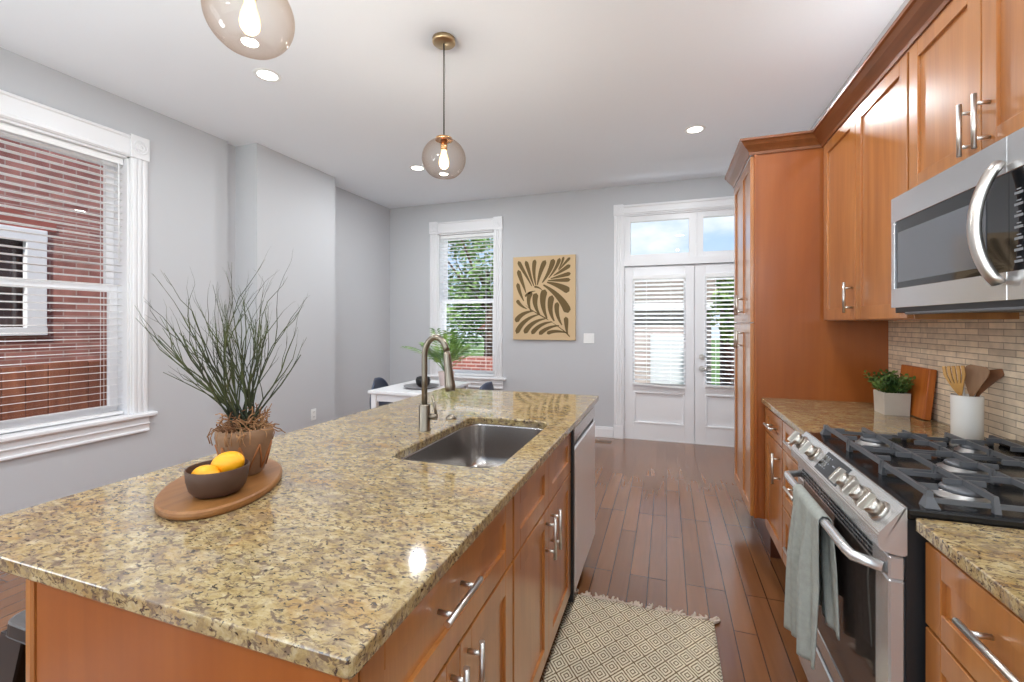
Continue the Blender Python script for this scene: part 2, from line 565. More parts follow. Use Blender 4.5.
# ------------------------------------------------------------------ mesh helpers
class MB:
    """collects shapes into one bmesh, then links it as ONE mesh object"""
    def __init__(self):
        self.bm = bmesh.new()

    def box(self, x0, x1, y0, y1, z0, z1, bev=0.0, seg=1):
        x0, x1 = sorted((x0, x1)); y0, y1 = sorted((y0, y1)); z0, z1 = sorted((z0, z1))
        b = bmesh.new()
        bmesh.ops.create_cube(b, size=1)
        for v in b.verts:
            v.co = Vector(((x0 + x1) / 2 + v.co.x * (x1 - x0), (y0 + y1) / 2 + v.co.y * (y1 - y0), (z0 + z1) / 2 + v.co.z * (z1 - z0)))
        if bev:
            bev = min(bev, 0.45 * min(x1 - x0, y1 - y0, z1 - z0))
            bmesh.ops.bevel(b, geom=list(b.edges), offset=bev, segments=seg, profile=0.5, affect='EDGES')
        self._merge(b)
        return self

    def _merge(self, b, mat=None):
        me = bpy.data.meshes.new('tmp')
        if mat is not None:
            b.transform(mat)
        b.to_mesh(me)
        self.bm.from_mesh(me)
        bpy.data.meshes.remove(me)
        b.free()

    def cyl(self, p0, p1, r0, r1=None, seg=24, caps=True):
        r1 = r0 if r1 is None else r1
        return self.tube([p0, p1], [r0, r1], seg, caps)

    def tube(self, pts, radii, seg=10, caps=True, closed=False):
        pts = [Vector(p) for p in pts]
        if not hasattr(radii, '__len__'):
            radii = [radii] * len(pts)
        n = len(pts)
        bm = self.bm
        tang = []
        for i in range(n):
            if closed:
                d = pts[(i + 1) % n] - pts[i - 1]
            else:
                d = pts[min(i + 1, n - 1)] - pts[max(i - 1, 0)]
            tang.append(d.normalized() if d.length > 1e-9 else Vector((0, 0, 1)))
        up = Vector((0, 0, 1)) if abs(tang[0].z) < 0.9 else Vector((1, 0, 0))
        nrm = tang[0].cross(up).normalized()
        rings = []
        for i in range(n):
            if i:
                ax = tang[i - 1].cross(tang[i])
                if ax.length > 1e-8:
                    nrm = Matrix.Rotation(tang[i - 1].angle(tang[i]), 3, ax.normalized()) @ nrm
                nrm = (nrm - tang[i] * nrm.dot(tang[i])).normalized()
            bi = tang[i].cross(nrm)
            rings.append([bm.verts.new(pts[i] + (nrm * math.cos(2 * PI * k / seg) + bi * math.sin(2 * PI * k / seg)) * radii[i]) for k in range(seg)])
        for i in range(n if closed else n - 1):
            a, c = rings[i], rings[(i + 1) % n]
            for k in range(seg):
                f = bm.faces.new((a[k], a[(k + 1) % seg], c[(k + 1) % seg], c[k]))
                f.smooth = True
        if caps and not closed:
            bm.faces.new(list(reversed(rings[0])))
            bm.faces.new(rings[-1])
        return self

    def lathe(self, prof, c=(0, 0, 0), seg=32, smooth=True, sx=1.0, sy=1.0, cap0=False, cap1=False, rot=0.0):
        bm = self.bm
        rings = []
        for r, z in prof:
            rings.append([bm.verts.new((c[0] + sx * r * math.cos(2 * PI * k / seg + rot), c[1] + sy * r * math.sin(2 * PI * k / seg + rot), c[2] + z)) for k in range(seg)])
        for a, d in zip(rings, rings[1:]):
            for k in range(seg):
                f = bm.faces.new((a[k], a[(k + 1) % seg], d[(k + 1) % seg], d[k]))
                f.smooth = smooth
        if cap0:
            bm.faces.new(list(reversed(rings[0])))
        if cap1:
            bm.faces.new(rings[-1])
        return self

    def loft(self, loops, cap0=False, cap1=False, smooth=False):
        bm = self.bm
        rings = [[bm.verts.new(p) for p in lp] for lp in loops]
        n = len(rings[0])
        for a, d in zip(rings, rings[1:]):
            for k in range(n):
                f = bm.faces.new((a[k], a[(k + 1) % n], d[(k + 1) % n], d[k]))
                f.smooth = smooth
        if cap0:
            bm.faces.new(list(reversed(rings[0])))
        if cap1:
            bm.faces.new(rings[-1])
        return self

    def prism(self, poly, d0, d1, axis='Y'):
        """polygon in the two other axes, extruded along axis from d0 to d1"""
        def P(a, b, d):
            return {'X': (d, a, b), 'Y': (a, d, b), 'Z': (a, b, d)}[axis]
        return self.loft([[P(a, b, d0) for a, b in poly], [P(a, b, d1) for a, b in poly]], True, True)

    def quad(self, *ps, smooth=False):
        f = self.bm.faces.new([self.bm.verts.new(p) for p in ps])
        f.smooth = smooth
        return self

    def grid(self, fn, nu, nv, smooth=True):
        bm = self.bm
        g = [[bm.verts.new(fn(i / nu, j / nv)) for j in range(nv + 1)] for i in range(nu + 1)]
        for i in range(nu):
            for j in range(nv):
                f = bm.faces.new((g[i][j], g[i + 1][j], g[i + 1][j + 1], g[i][j + 1]))
                f.smooth = smooth
        return self

    def sphere(self, c, r, seg=20, rings=12, scale=(1, 1, 1), rot=None):
        b = bmesh.new()
        bmesh.ops.create_uvsphere(b, u_segments=seg, v_segments=rings, radius=r)
        for f in b.faces:
            f.smooth = True
        m = Matrix.Translation(c) @ (rot.to_4x4() if rot else Matrix.Identity(4)) @ Matrix.Diagonal((*scale, 1))
        self._merge(b, m)
        return self

    def obj(self, name, mat, parent=None, off=None, fix=True, solid=0.0, subsurf=0):
        if fix:
            bmesh.ops.recalc_face_normals(self.bm, faces=self.bm.faces)
        if off is None and parent is not None:
            q, off = parent, Vector()
            while q is not None:
                off = off + q.location
                q = q.parent
        if off is not None:
            bmesh.ops.translate(self.bm, verts=self.bm.verts, vec=-Vector(off))
        me = bpy.data.meshes.new(name)
        self.bm.to_mesh(me)
        self.bm.free()
        me.materials.append(mat)
        o = bpy.data.objects.new(name, me)
        C.objects.link(o)
        if parent is not None:
            o.parent = parent
        if solid:
            md = o.modifiers.new('thickness', 'SOLIDIFY')
            md.thickness = solid
            md.offset = 0
        if subsurf:
            md = o.modifiers.new('smooth', 'SUBSURF')
            md.levels = subsurf
            md.render_levels = subsurf
        return o


def thing(name, label, cat, loc=(0, 0, 0), group=None, rz=0.0):
    o = bpy.data.objects.new(name, None)
    o.empty_display_size = 0.05
    C.objects.link(o)
    o.location = loc
    o.rotation_euler = (0, 0, rz)
    o['label'] = label
    o['category'] = cat
    if group:
        o['group'] = group
    return o


def tag(o, label, cat, group=None):
    o['label'] = label
    o['category'] = cat
    if group:
        o['group'] = group
    return o


def struct_root(name, loc=(0, 0, 0)):
    o = bpy.data.objects.new(name, None)
    o.empty_display_size = 0.05
    C.objects.link(o)
    o.location = loc
    o['kind'] = 'structure'
    return o


def struct(o):
    o['kind'] = 'structure'
    return o


def dup(root, loc, label=None, rz=None, group=None):
    r = root.copy()
    C.objects.link(r)
    r.location = loc
    if rz is not None:
        r.rotation_euler = (0, 0, rz)
    if label:
        r['label'] = label
    if group:
        r['group'] = group
    for ch in list(root.children):
        c = ch.copy()
        C.objects.link(c)
        c.parent = r
        for g in ch.children:
            d = g.copy()
            C.objects.link(d)
            d.parent = c
    return r


def holes_wall(mb, plane, p0, p1, a0, a1, z0, z1, holes):
    """a wall slab between planes p0..p1 (plane 'X' or 'Y'), spanning a0..a1, z0..z1, with rectangular openings"""
    As = sorted({a0, a1, *[h[0] for h in holes], *[h[1] for h in holes]})
    Zs = sorted({z0, z1, *[h[2] for h in holes], *[h[3] for h in holes]})
    for i in range(len(As) - 1):
        for j in range(len(Zs) - 1):
            ca, cz = (As[i] + As[i + 1]) / 2, (Zs[j] + Zs[j + 1]) / 2
            if any(h[0] < ca < h[1] and h[2] < cz < h[3] for h in holes):
                continue
            if plane == 'X':
                mb.box(p0, p1, As[i], As[i + 1], Zs[j], Zs[j + 1])
            else:
                mb.box(As[i], As[i + 1], p0, p1, Zs[j], Zs[j + 1])


def rrect(x0, x1, y0, y1, r, z, n=8):
    out = []
    for cx, cy, a in ((x1 - r, y0 + r, -90), (x1 - r, y1 - r, 0), (x0 + r, y1 - r, 90), (x0 + r, y0 + r, 180)):
        for k in range(n + 1):
            t = math.radians(a + 90 * k / n)
            out.append((cx + r * math.cos(t), cy + r * math.sin(t), z))
    return out


# ================================================================== STRUCTURE
XL, YB, XR, ZC, YR = -3.645, 5.338, 1.105, 2.935, -2.8
WT = 0.22

struct(MB().box(XL - 0.3, XR + 0.3, YR - 0.2, YB + WT, -0.12, 0).obj('floor', M['floor']))
struct(MB().box(XL - 0.3, XR + 0.3, YR - 0.2, YB + WT, ZC, ZC + 0.25).obj('ceiling', M['ceiling']))

WIN1 = (1.325, 2.14, 0.68, 2.53)     # Y0,Y1,Z0,Z1 on the left wall
WIN1B = (-1.6, -0.4, 0.68, 2.53)     # unseen opening added behind the camera to let light in
WIN2 = (-2.895, -2.083, 0.645, 2.53)  # X0,X1,Z0,Z1 on the back wall
DOOR = (-0.478, 1.06, 0.0, 2.59)

mb = MB()
holes_wall(mb, 'X', XL - WT, XL, YR - 0.2, 2.9, 0, ZC, [WIN1, WIN1B])
mb.box(XL - WT, XL - 0.04, 2.9, 3.05, 0, ZC)
mb.box(XL - WT, XL, 3.05, YB + WT, 0, ZC)
struct(mb.obj('wall_left', M['wall']))
struct(MB().box(XL - 0.05, -3.43, 3.01, 4.0, 0, ZC).obj('wall_chimney', M['wall']))
mb = MB()
holes_wall(mb, 'Y', YB, YB + WT, XL - WT, XR + 0.3, 0, ZC, [WIN2, DOOR])
struct(mb.obj('wall_back', M['wall']))
mb = MB()
mb.box(XR + 0.01, XR + 0.25, YR - 0.2, YB + WT, 0, ZC)
struct(mb.obj('wall_right', M['wall']))
mb = MB()
holes_wall(mb, 'Y', YR - 0.2, YR, XL, XR + 0.01, 0, ZC, [(-3.2, 0.75, 0.0, 2.7)])  # wide opening put into the unseen rear wall to admit light
struct(mb.obj('wall_rear', M['wall']))
struct(MB().box(XR, XR + 0.01, 0.4, 2.879, 0.914, 1.40).obj('wall_backsplash', M['backsplash']))


def baseboard(name, segs):
    mb = MB()
    for x0, x1, y0, y1, nx, ny in segs:
        mb.box(x0, x1, y0, y1, 0, 0.10, 0.002)
        mb.box(x0 + (0.004 if nx < 0 else 0), x1 - (0.004 if nx > 0 else 0), y0 + (0.004 if ny < 0 else 0), y1, 0.10, 0.125, 0.003)
    return struct(mb.obj(name, M['trim']))


baseboard('baseboard_back', [(-3.645, -0.59, YB - 0.018, YB, 0, -1)])
baseboard('baseboard_left', [(XL, XL + 0.018, YR, 2.9, 1, 0), (XL, XL + 0.018, 4.0, YB - 0.018, 1, 0)])
baseboard('baseboard_chimney', [(-3.43, -3.412, 2.995, 4.015, 1, 0), (XL, -3.43, 2.992, 3.01, 0, -1)])


# ------------------------------------------------------------------ windows
class Frame:
    """maps local (u along the wall, n out of the wall into the room, z) to the world"""
    def __init__(self, o, u, n):
        self.o, self.u, self.n = Vector(o), Vector(u), Vector(n)

    def P(self, u, n, z):
        return self.o + self.u * u + self.n * n + Vector((0, 0, z))

    def box(self, mb, u0, u1, n0, n1, z0, z1, bev=0.0):
        a, b = self.P(u0, n0, z0), self.P(u1, n1, z1)
        mb.box(a.x, b.x, a.y, b.y, a.z, b.z, bev)

    def cyl(self, mb, a, b, r, seg=12):
        mb.cyl(self.P(*a), self.P(*b), r, seg=seg)


def build_window(name, fr, W, z0, z1, zm, head=0.165):
    root = struct_root(name, fr.P(W / 2, 0, z0))
    cw = 0.112
    mb = MB()
    for a in (-cw, W):
        fr.box(mb, a, a + cw, 0, 0.016, z0, z1, 0.002)
        for k in (0.010, 0.040, 0.074):
            fr.box(mb, a + k, a + k + 0.027, 0.014, 0.026, z0, z1, 0.006)
        # corner block with rosette
        fr.box(mb, a - 0.006, a + cw + 0.006, 0, 0.030, z1, z1 + head, 0.004)
        for r0, r1 in ((0.046, 0.038), (0.026, 0.018)):
            c = [fr.P(a + cw / 2 + r0 * math.cos(t), 0.032, z1 + head / 2 + r0 * math.sin(t)) for t in [2 * PI * q / 20 for q in range(20)]]
            mb.tube(c, 0.005, 6, closed=True)
        mb.sphere(fr.P(a + cw / 2, 0.03, z1 + head / 2), 0.011, 10, 6)
    fr.box(mb, 0.006, W - 0.006, 0, 0.018, z1, z1 + head - 0.012, 0.002)
    fr.box(mb, 0.006, W - 0.006, 0, 0.028, z1 + head - 0.035, z1 + head - 0.012, 0.006)
    fr.box(mb, 0.006, W - 0.006, 0, 0.026, z1 + 0.004, z1 + 0.03, 0.006)
    mb.obj('casing', M['trim'], root)
    mb = MB()
    fr.box(mb, -cw - 0.05, W + cw + 0.05, -0.06, 0.055, z0 - 0.028, z0 + 0.004, 0.008)
    mb.obj('sill', M['trim'], root)
    mb = MB()
    fr.box(mb, -cw - 0.01, W + cw + 0.01, 0, 0.018, z0 - 0.125, z0 - 0.028, 0.003)
    fr.box(mb, -cw - 0.01, W + cw + 0.01, 0, 0.032, z0 - 0.085, z0 - 0.07, 0.006)
    fr.box(mb, -cw - 0.01, W + cw + 0.01, 0, 0.026, z0 - 0.14, z0 - 0.118, 0.006)
    mb.obj('apron', M['trim'], root)
    mb = MB()
    fr.box(mb, 0, 0.014, -WT, 0, z0, z1)
    fr.box(mb, W - 0.014, W, -WT, 0, z0, z1)
    fr.box(mb, 0, W, -WT, 0, z1 - 0.014, z1)
    fr.box(mb, 0, W, -WT - 0.04, -0.06, z0 - 0.02, z0 + 0.012)
    mb.obj('jamb', M['trim'], root)

    def sash(nm, n0, n1, za, zb, rail_b, rail_t):
        s = 0.05
        mb = MB()
        fr.box(mb, 0.014, 0.014 + s, n0, n1, za, zb, 0.003)
        fr.box(mb, W - 0.014 - s, W - 0.014, n0, n1, za, zb, 0.003)
        fr.box(mb, 0.014 + s, W - 0.014 - s, n0 + 0.001, n1 - 0.001, za, za + rail_b)
        fr.box(mb, 0.014 + s, W - 0.014 - s, n0 + 0.001, n1 - 0.001, zb - rail_t, zb)
        o = mb.obj(nm, M['trim'], root)
        mb = MB()
        mid = (n0 + n1) / 2
        fr.box(mb, 0.02 + s - 0.01, W - 0.02 - s + 0.01, mid - 0.002, mid + 0.002, za + rail_b - 0.005, zb - rail_t + 0.005)
        mb.obj('glass', M['pane'], o, off=root.location)
    sash('upper_sash', -0.175, -0.14, zm - 0.02, z1 - 0.014, 0.04, 0.05)
    sash('lower_sash', -0.135, -0.10, z0 + 0.012, zm + 0.02, 0.06, 0.04)
    return root


F1 = Frame((XL, WIN1[0], 0), (0, 1, 0), (1, 0, 0))
F1B = Frame((XL, WIN1B[0], 0), (0, 1, 0), (1, 0, 0))
F2 = Frame((WIN2[0], YB, 0), (1, 0, 0), (0, -1, 0))
W1, W2 = WIN1[1] - WIN1[0], WIN2[1] - WIN2[0]
build_window('window_1', F1, W1, WIN1[2], WIN1[3], 1.59)
build_window('window_2', F2, W2, WIN2[2], WIN2[3], 1.636)
build_window('window_added', F1B, WIN1B[1] - WIN1B[0], WIN1B[2], WIN1B[3], 1.59)  # unseen window added for extra light


def build_blind(label, fr, u0, u1, z0, z1, nc, pitch, tilt, depth=0.046, cords=(0.15, 0.85), wand=True, top_gather=0, rail_sag=0.0):
    root = thing('window_blind', label, 'blind', fr.P((u0 + u1) / 2, nc, z1))
    mb = MB()
    fr.box(mb, u0, u1, nc - depth * 0.55, nc + depth * 0.55, z1 - 0.045, z1, 0.003)
    mb.obj('headrail', M['blind'], root)
    mb = MB()
    z = z1 - 0.06
    c, s = math.cos(tilt) * depth / 2, math.sin(tilt) * depth / 2
    zs = []
    while z > z0 + 0.035:
        zs.append(z)
        z -= pitch
    for z in zs:
        prof = []
        for k in range(5):
            t = -1 + k / 2
            prof.append((nc + c * t, z + s * t + 0.0015 * (1 - t * t)))
        lo = [(a, b - 0.002) for a, b in prof]
        ring = prof + lo[::-1]
        loops = [[fr.P(u0, a, b) for a, b in ring], [fr.P(u1, a, b) for a, b in ring]]
        mb.loft(loops, True, True)
    mb.obj('slats', M['blind'], root)
    mb = MB()
    za = z0 + 0.022
    a0, a1 = fr.P(u0, nc - 0.02, z0), fr.P(u1, nc + 0.02, z0)
    ring = [(nc - 0.022, 0), (nc + 0.022, 0), (nc + 0.022, 0.02), (nc - 0.022, 0.02)]
    mb.loft([[fr.P(u0, a, z0 + b + rail_sag) for a, b in ring], [fr.P(u1, a, z0 + b) for a, b in ring]], True, True)
    mb.obj('bottom_rail', M['blind'], root)
    mb = MB()
    W = u1 - u0
    for f in cords:
        for dn in (-depth / 2 - 0.001, depth / 2 + 0.001):
            fr.cyl(mb, (u0 + W * f, nc + dn, z0 + 0.02), (u0 + W * f, nc + dn, z1 - 0.04), 0.0012, 5)
    mb.obj('ladder_cord', M['blind'], root)
    if wand:
        mb = MB()
        fr.cyl(mb, (u1 - 0.035, nc + depth / 2 + 0.012, z1 - 0.04), (u1 - 0.035, nc + depth / 2 + 0.016, z1 - 0.75), 0.0035, 8)
        mb.obj('tilt_wand', M['blind'], root)
    return root


build_blind('white slatted blind in the large window facing the brick house', F1, 0.02, W1 - 0.02, WIN1[2] + 0.012, WIN1[3] - 0.016, -0.05, 0.047, 0.15, depth=0.036)
build_blind('white slatted blind in the window beside the leaf artwork', F2, 0.02, W2 - 0.02, WIN2[2] + 0.012, WIN2[3] - 0.016, -0.05, 0.047, 0.12, depth=0.036)

# ------------------------------------------------------------------ french doors with transom
FD = Frame((0, YB, 0), (1, 0, 0), (0, -1, 0))
tr = struct_root('trim_1', (0, YB, 0))
mb = MB()
for a, b in ((-0.582, -0.478), (1.06, XR)):
    FD.box(mb, a, b, 0, 0.018, 0, 2.59, 0.002)
    if a < 0:
        for k in (0.010, 0.038, 0.068):
            FD.box(mb, a + k, a + k + 0.025, 0.016, 0.027, 0.16, 2.58, 0.006)
        FD.box(mb, a - 0.003, b + 0.003, 0, 0.03, 0, 0.16, 0.003)
        FD.box(mb, a - 0.004, b + 0.004, 0, 0.030, 2.59, 2.715, 0.004)
        for r0 in (0.042, 0.024):
            c = [FD.P(-0.53 + r0 * math.cos(t), 0.031, 2.6525 + r0 * math.sin(t)) for t in [2 * PI * q / 20 for q in range(20)]]
            mb.tube(c, 0.005, 6, closed=True)
FD.box(mb, -0.474, XR, 0, 0.018, 2.59, 2.705, 0.002)
FD.box(mb, -0.474, XR, 0, 0.03, 2.675, 2.705, 0.006)
FD.box(mb, -0.474, XR, 0, 0.027, 2.60, 2.625, 0.006)
mb.obj('door_casing', M['trim'], tr)
mb = MB()
FD.box(mb, -0.478, -0.464, -WT, 0, 0, 2.59)
FD.box(mb, 1.05, 1.06, -WT, 0, 0, 2.59)
FD.box(mb, -0.464, 1.05, -WT, -0.001, 2.576, 2.59)
FD.box(mb, -0.464, 1.05, -WT, 0.006, 2.0, 2.075)      # rail under the transom
FD.box(mb, -0.478, 1.06, -WT - 0.02, -0.02, -0.01, 0.012)
FD.box(mb, 0.268, 0.318, -0.095, -0.0725, 0.012, 1.995)       # stops added behind the leaves to block light through the gaps
FD.box(mb, -0.464, 1.05, -0.095, -0.0725, 1.955, 2.0)
FD.box(mb, -0.464, -0.44, -0.095, -0.0725, 0.012, 1.955)
mb.obj('door_frame', M['trim'], tr)
mb = MB()
for a, b in ((-0.464, 0.305), (0.316, 1.05)):
    FD.box(mb, a, a + 0.066, -0.10, -0.02, 2.075, 2.576, 0.003)
    FD.box(mb, b - 0.07, b, -0.10, -0.02, 2.075, 2.576, 0.003)
    FD.box(mb, a + 0.066, b - 0.07, -0.099, -0.022, 2.0755, 2.132)
    FD.box(mb, a + 0.066, b - 0.07, -0.099, -0.022, 2.515, 2.5755)
FD.box(mb, 0.30, 0.32, -0.11, -0.012, 2.075, 2.576, 0.003)
ts = mb.obj('transom_sash', M['trim'], tr)
for a, b in ((-0.40, 0.237), (0.38, 0.982)):
    mb = MB()
    FD.box(mb, a, b, -0.064, -0.06, 2.125, 2.52)
    mb.obj('glass', M['pane'], ts, off=tr.location)


def door_leaf(name, x0, x1, g0, g1, knob):
    root = struct_root(name, (x0 if knob < 0 else x1, YB + 0.05, 0))
    n0, n1 = -0.07, -0.026
    mb = MB()
    FD.box(mb, x0, g0, n0, n1, 0.012, 1.990, 0.003)
    FD.box(mb, g1, x1, n0, n1, 0.012, 1.990, 0.003)
    FD.box(mb, g0, g1, n0, n1, 1.875, 1.990, 0.002)
    FD.box(mb, g0, g1, n0, n1, 0.555, 0.632, 0.002)
    FD.box(mb, g0, g1, n0, n1, 0.012, 0.188, 0.002)
    FD.box(mb, g0, g1, n0 + 0.01, n1 - 0.018, 0.188, 0.555)
    # panel moulding and glazing bead
    for a, b, za, zb in ((g0 - 0.004, g1 + 0.004, 0.186, 0.557), (g0 - 0.014, g1 + 0.014, 0.622, 1.886)):
        w = 0.022
        t = n1 + 0.006
        for q in ((a, b, za, za + w), (a, b, zb - w, zb), (a, a + w, za + w, zb - w), (b - w, b, za + w, zb - w)):
            FD.box(mb, q[0], q[1], n1 - 0.018, t, q[2], q[3], 0.004)
    mb.obj('door_panel', M['trim'], root)
    mb = MB()
    FD.box(mb, g0 - 0.006, g1 + 0.006, -0.05, -0.045, 0.626, 1.882)
    mb.obj('glass', M['pane'], root)
    if knob > 0:
        mb = MB()
        kx = 0.367
        FD.cyl(mb, (kx, n1, 0.836), (kx, n1 + 0.012, 0.836), 0.032, 20)
        FD.cyl(mb, (kx, n1 + 0.01, 0.836), (kx, n1 + 0.05, 0.836), 0.011, 12)
        mb.tube([FD.P(kx, n1 + 0.05, 0.836), FD.P(kx + 0.04, n1 + 0.052, 0.838), FD.P(kx + 0.10, n1 + 0.045, 0.832)], [0.012, 0.010, 0.008], 10)
        mb.obj('door_handle', M['nickel'], root)
        mb = MB()
        FD.cyl(mb, (kx, n1, 0.968), (kx, n1 + 0.014, 0.968), 0.03, 20)
        FD.cyl(mb, (kx, n1 + 0.01, 0.968), (kx, n1 + 0.02, 0.968), 0.016, 16)
        FD.box(mb, kx - 0.004, kx + 0.004, n1 + 0.018, n1 + 0.034, 0.955, 0.981, 0.002)
        mb.obj('deadbolt', M['nickel'], root)
    hx = x0 - 0.002 if knob < 0 else x1 + 0.002
    for z in (0.25, 1.0, 1.75):
        mb = MB()
        FD.cyl(mb, (hx, n1 + 0.008, z - 0.045), (hx, n1 + 0.008, z + 0.045), 0.006, 10)
        mb.obj('hinge', M['nickel'], root)
    return root


door_leaf('door_1', -0.462, 0.290, -0.36, 0.187, -1)
door_leaf('door_2', 0.295, 1.048, 0.408, 0.93, 1)
build_blind('white slatted blind on the fully visible french door', FD, -0.372, 0.197, 0.61, 1.885, 0.0, 0.047, 0.42, cords=(0.27, 0.73), wand=False, rail_sag=0.028)
build_blind('white slatted blind on the french door partly hidden by the pantry', FD, 0.398, 0.94, 0.645, 1.885, 0.0, 0.047, 0.30, cords=(0.2, 0.8), wand=False)

# ================================================================== KITCHEN ISLAND
ISX0, ISX1, ISY0, ISY1, CT = -1.385, -0.373, 0.463, 2.64, 0.914
SX0, SX1, SY0, SY1 = -0.838, -0.468, 1.205, 1.872


def granite_slab(name, x0, x1, y0, y1, label, hole=None, round_edges='xXyY', thick=0.03):
    root_loc = Vector(((x0 + x1) / 2, (y0 + y1) / 2, CT - thick))
    bm = bmesh.new()

    def ring(pts):
        vs_ = [bm.verts.new(p) for p in pts]
        return vs_

    def skin(a, b):
        for k in range(len(a)):
            bm.faces.new((a[k], a[(k + 1) % len(a)], b[(k + 1) % len(b)], b[k]))
    prof = [(0.0028, CT), (0.0008, CT - 0.0008), (0.0, CT - 0.0028), (0.0, CT - thick + 0.005), (0.004, CT - thick)]

    def outer(i, z):
        return rrect(x0 + i, x1 - i, y0 + i, y1 - i, max(0.012 - i, 0.004), z, 3)
    rings = [ring(outer(i, z)) for i, z in prof]
    for a, b in zip(rings, rings[1:]):
        skin(a, b)
    tops = [rings[0]]
    bots = [rings[-1]]
    if hole:
        hx0, hx1, hy0, hy1, r = hole
        hp = [(-0.004, CT), (0.0, CT - 0.005), (0.0, CT - thick)]
        hr = [ring(rrect(hx0 + i, hx1 - i, hy0 + i, hy1 - i, r, z, 8)) for i, z in hp]
        for a, b in zip(hr, hr[1:]):
            skin(a, b)
        tops.append(hr[0])
        bots.append(hr[-1])
    for group in (tops, bots):
        es = []
        for rg in group:
            for k in range(len(rg)):
                e = bm.edges.get((rg[k], rg[(k + 1) % len(rg)])) or bm.edges.new((rg[k], rg[(k + 1) % len(rg)]))
                es.append(e)
        bmesh.ops.triangle_fill(bm, edges=es, use_beauty=True, use_dissolve=False)
    m = MB()
    m.bm.free()
    m.bm = bm
    o = m.obj(name, M['granite'], off=root_loc)
    o.location = root_loc
    tag(o, label, 'countertop')
    return o


granite_slab('countertop', ISX0, ISX1, ISY0, ISY1, 'speckled granite countertop on the island with the sink cutout', (SX0, SX1, SY0, SY1, 0.07))

# cabinet faces ------------------------------------------------------------
def cab_frame(side):
    if side == 'R':          # faces -X: u runs along +Y, n towards -X
        return lambda x: Frame((x, 0, 0), (0, 1, 0), (-1, 0, 0))
    return lambda x: Frame((x, 0, 0), (0, 1, 0), (1, 0, 0))


def shaker(root, name, fr, u0, u1, z0, z1, rail=0.057, t=0.019, rec=0.009, label=None):
    """five-piece front: n from 0 (carcass face) to t"""
    mb = MB()
    g = 0.0016
    u0, u1, z0, z1 = u0 + g, u1 - g, z0 + g, z1 - g
    rz = min(rail, (z1 - z0) * 0.30)
    fr.box(mb, u0, u0 + rail, 0, t, z0, z1, 0.0015)
    fr.box(mb, u1 - rail, u1, 0, t, z0, z1, 0.0015)
    fr.box(mb, u0 + rail, u1 - rail, 0, t, z0, z0 + rz, 0.0015)
    fr.box(mb, u0 + rail, u1 - rail, 0, t, z1 - rz, z1, 0.0015)
    fr.box(mb, u0 + rail - 0.004, u1 - rail + 0.004, 0, t - rec, z0 + rz - 0.004, z1 - rz + 0.004)
    o = mb.obj(name, M['cab'], root)
    return o


def bar_handle(door, root, fr, u, z, length, vertical, t=0.019, r=0.0062, off=0.033):
    mb = MB()
    h = length / 2
    p = length * 0.32
    if vertical:
        fr.cyl(mb, (u, t + off, z - h), (u, t + off, z + h), r, 14)
        for s in (-p, p):
            fr.cyl(mb, (u, t, z + s), (u, t + off, z + s), r * 0.8, 10)
    else:
        fr.cyl(mb, (u - h, t + off, z), (u + h, t + off, z), r, 14)
        for s in (-p, p):
            fr.cyl(mb, (u + s, t, z), (u + s, t + off, z), r * 0.8, 10)
    return mb.obj('handle', M['nickel'], door, off=root.location)


def carcass(root, x_face, x_back, y0, y1, z0, z1, toe_x, mat='cab_panel'):
    mb = MB()
    mb.box(x_face, x_back, y0, y1, z0, z1)
    mb.obj('carcass', M[mat], root)
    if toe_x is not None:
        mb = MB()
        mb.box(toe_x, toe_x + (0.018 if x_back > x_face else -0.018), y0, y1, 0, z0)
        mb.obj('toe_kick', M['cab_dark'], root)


FI = Frame((-0.42, 0, 0), (0, 1, 0), (1, 0, 0))
# drawer base at the near end
t = thing('base_cabinet', 'cherry island cabinet with one drawer over two doors, nearest the bare end panel', 'cabinet', (-0.72, 0.84, 0))
carcass(t, -0.42, -1.02, 0.512, 1.172, 0.115, 0.883, -0.47)
d = shaker(t, 'drawer', FI, 0.516, 1.168, 0.682, 0.868)
bar_handle(d, t, FI, 0.79, 0.80, 0.152, False)
for a, b, hu in ((0.516, 0.834, 0.795), (0.834, 1.168, 0.872)):
    d = shaker(t, 'door', FI, a, b, 0.142, 0.678)
    bar_handle(d, t, FI, hu, 0.59, 0.15, True)
# sink base
t = thing('sink_cabinet', 'cherry island cabinet under the sink with two false fronts and two doors', 'cabinet', (-0.72, 1.57, 0))
mb = MB()
mb.box(-0.42, -0.44, 1.174, 1.962, 0.115, 0.883)
mb.box(-1.02, -1.0, 1.174, 1.962, 0.115, 0.883)
mb.box(-1.0, -0.44, 1.174, 1.192, 0.115, 0.883)
mb.box(-1.0, -0.44, 1.944, 1.962, 0.115, 0.883)
mb.box(-1.0, -0.44, 1.192, 1.944, 0.115, 0.135)
mb.obj('carcass', M['cab_panel'], t)
MB().box(-0.47, -0.488, 1.174, 1.962, 0, 0.115).obj('toe_kick', M['cab_dark'], t)
for a, b in ((1.178, 1.568), (1.568, 1.958)):
    shaker(t, 'false_front', FI, a, b, 0.682, 0.868)
for a, b, hu in ((1.178, 1.568, 1.53), (1.568, 1.958, 1.606)):
    d = shaker(t, 'door', FI, a, b, 0.142, 0.678)
    bar_handle(d, t, FI, hu, 0.583, 0.145, True)
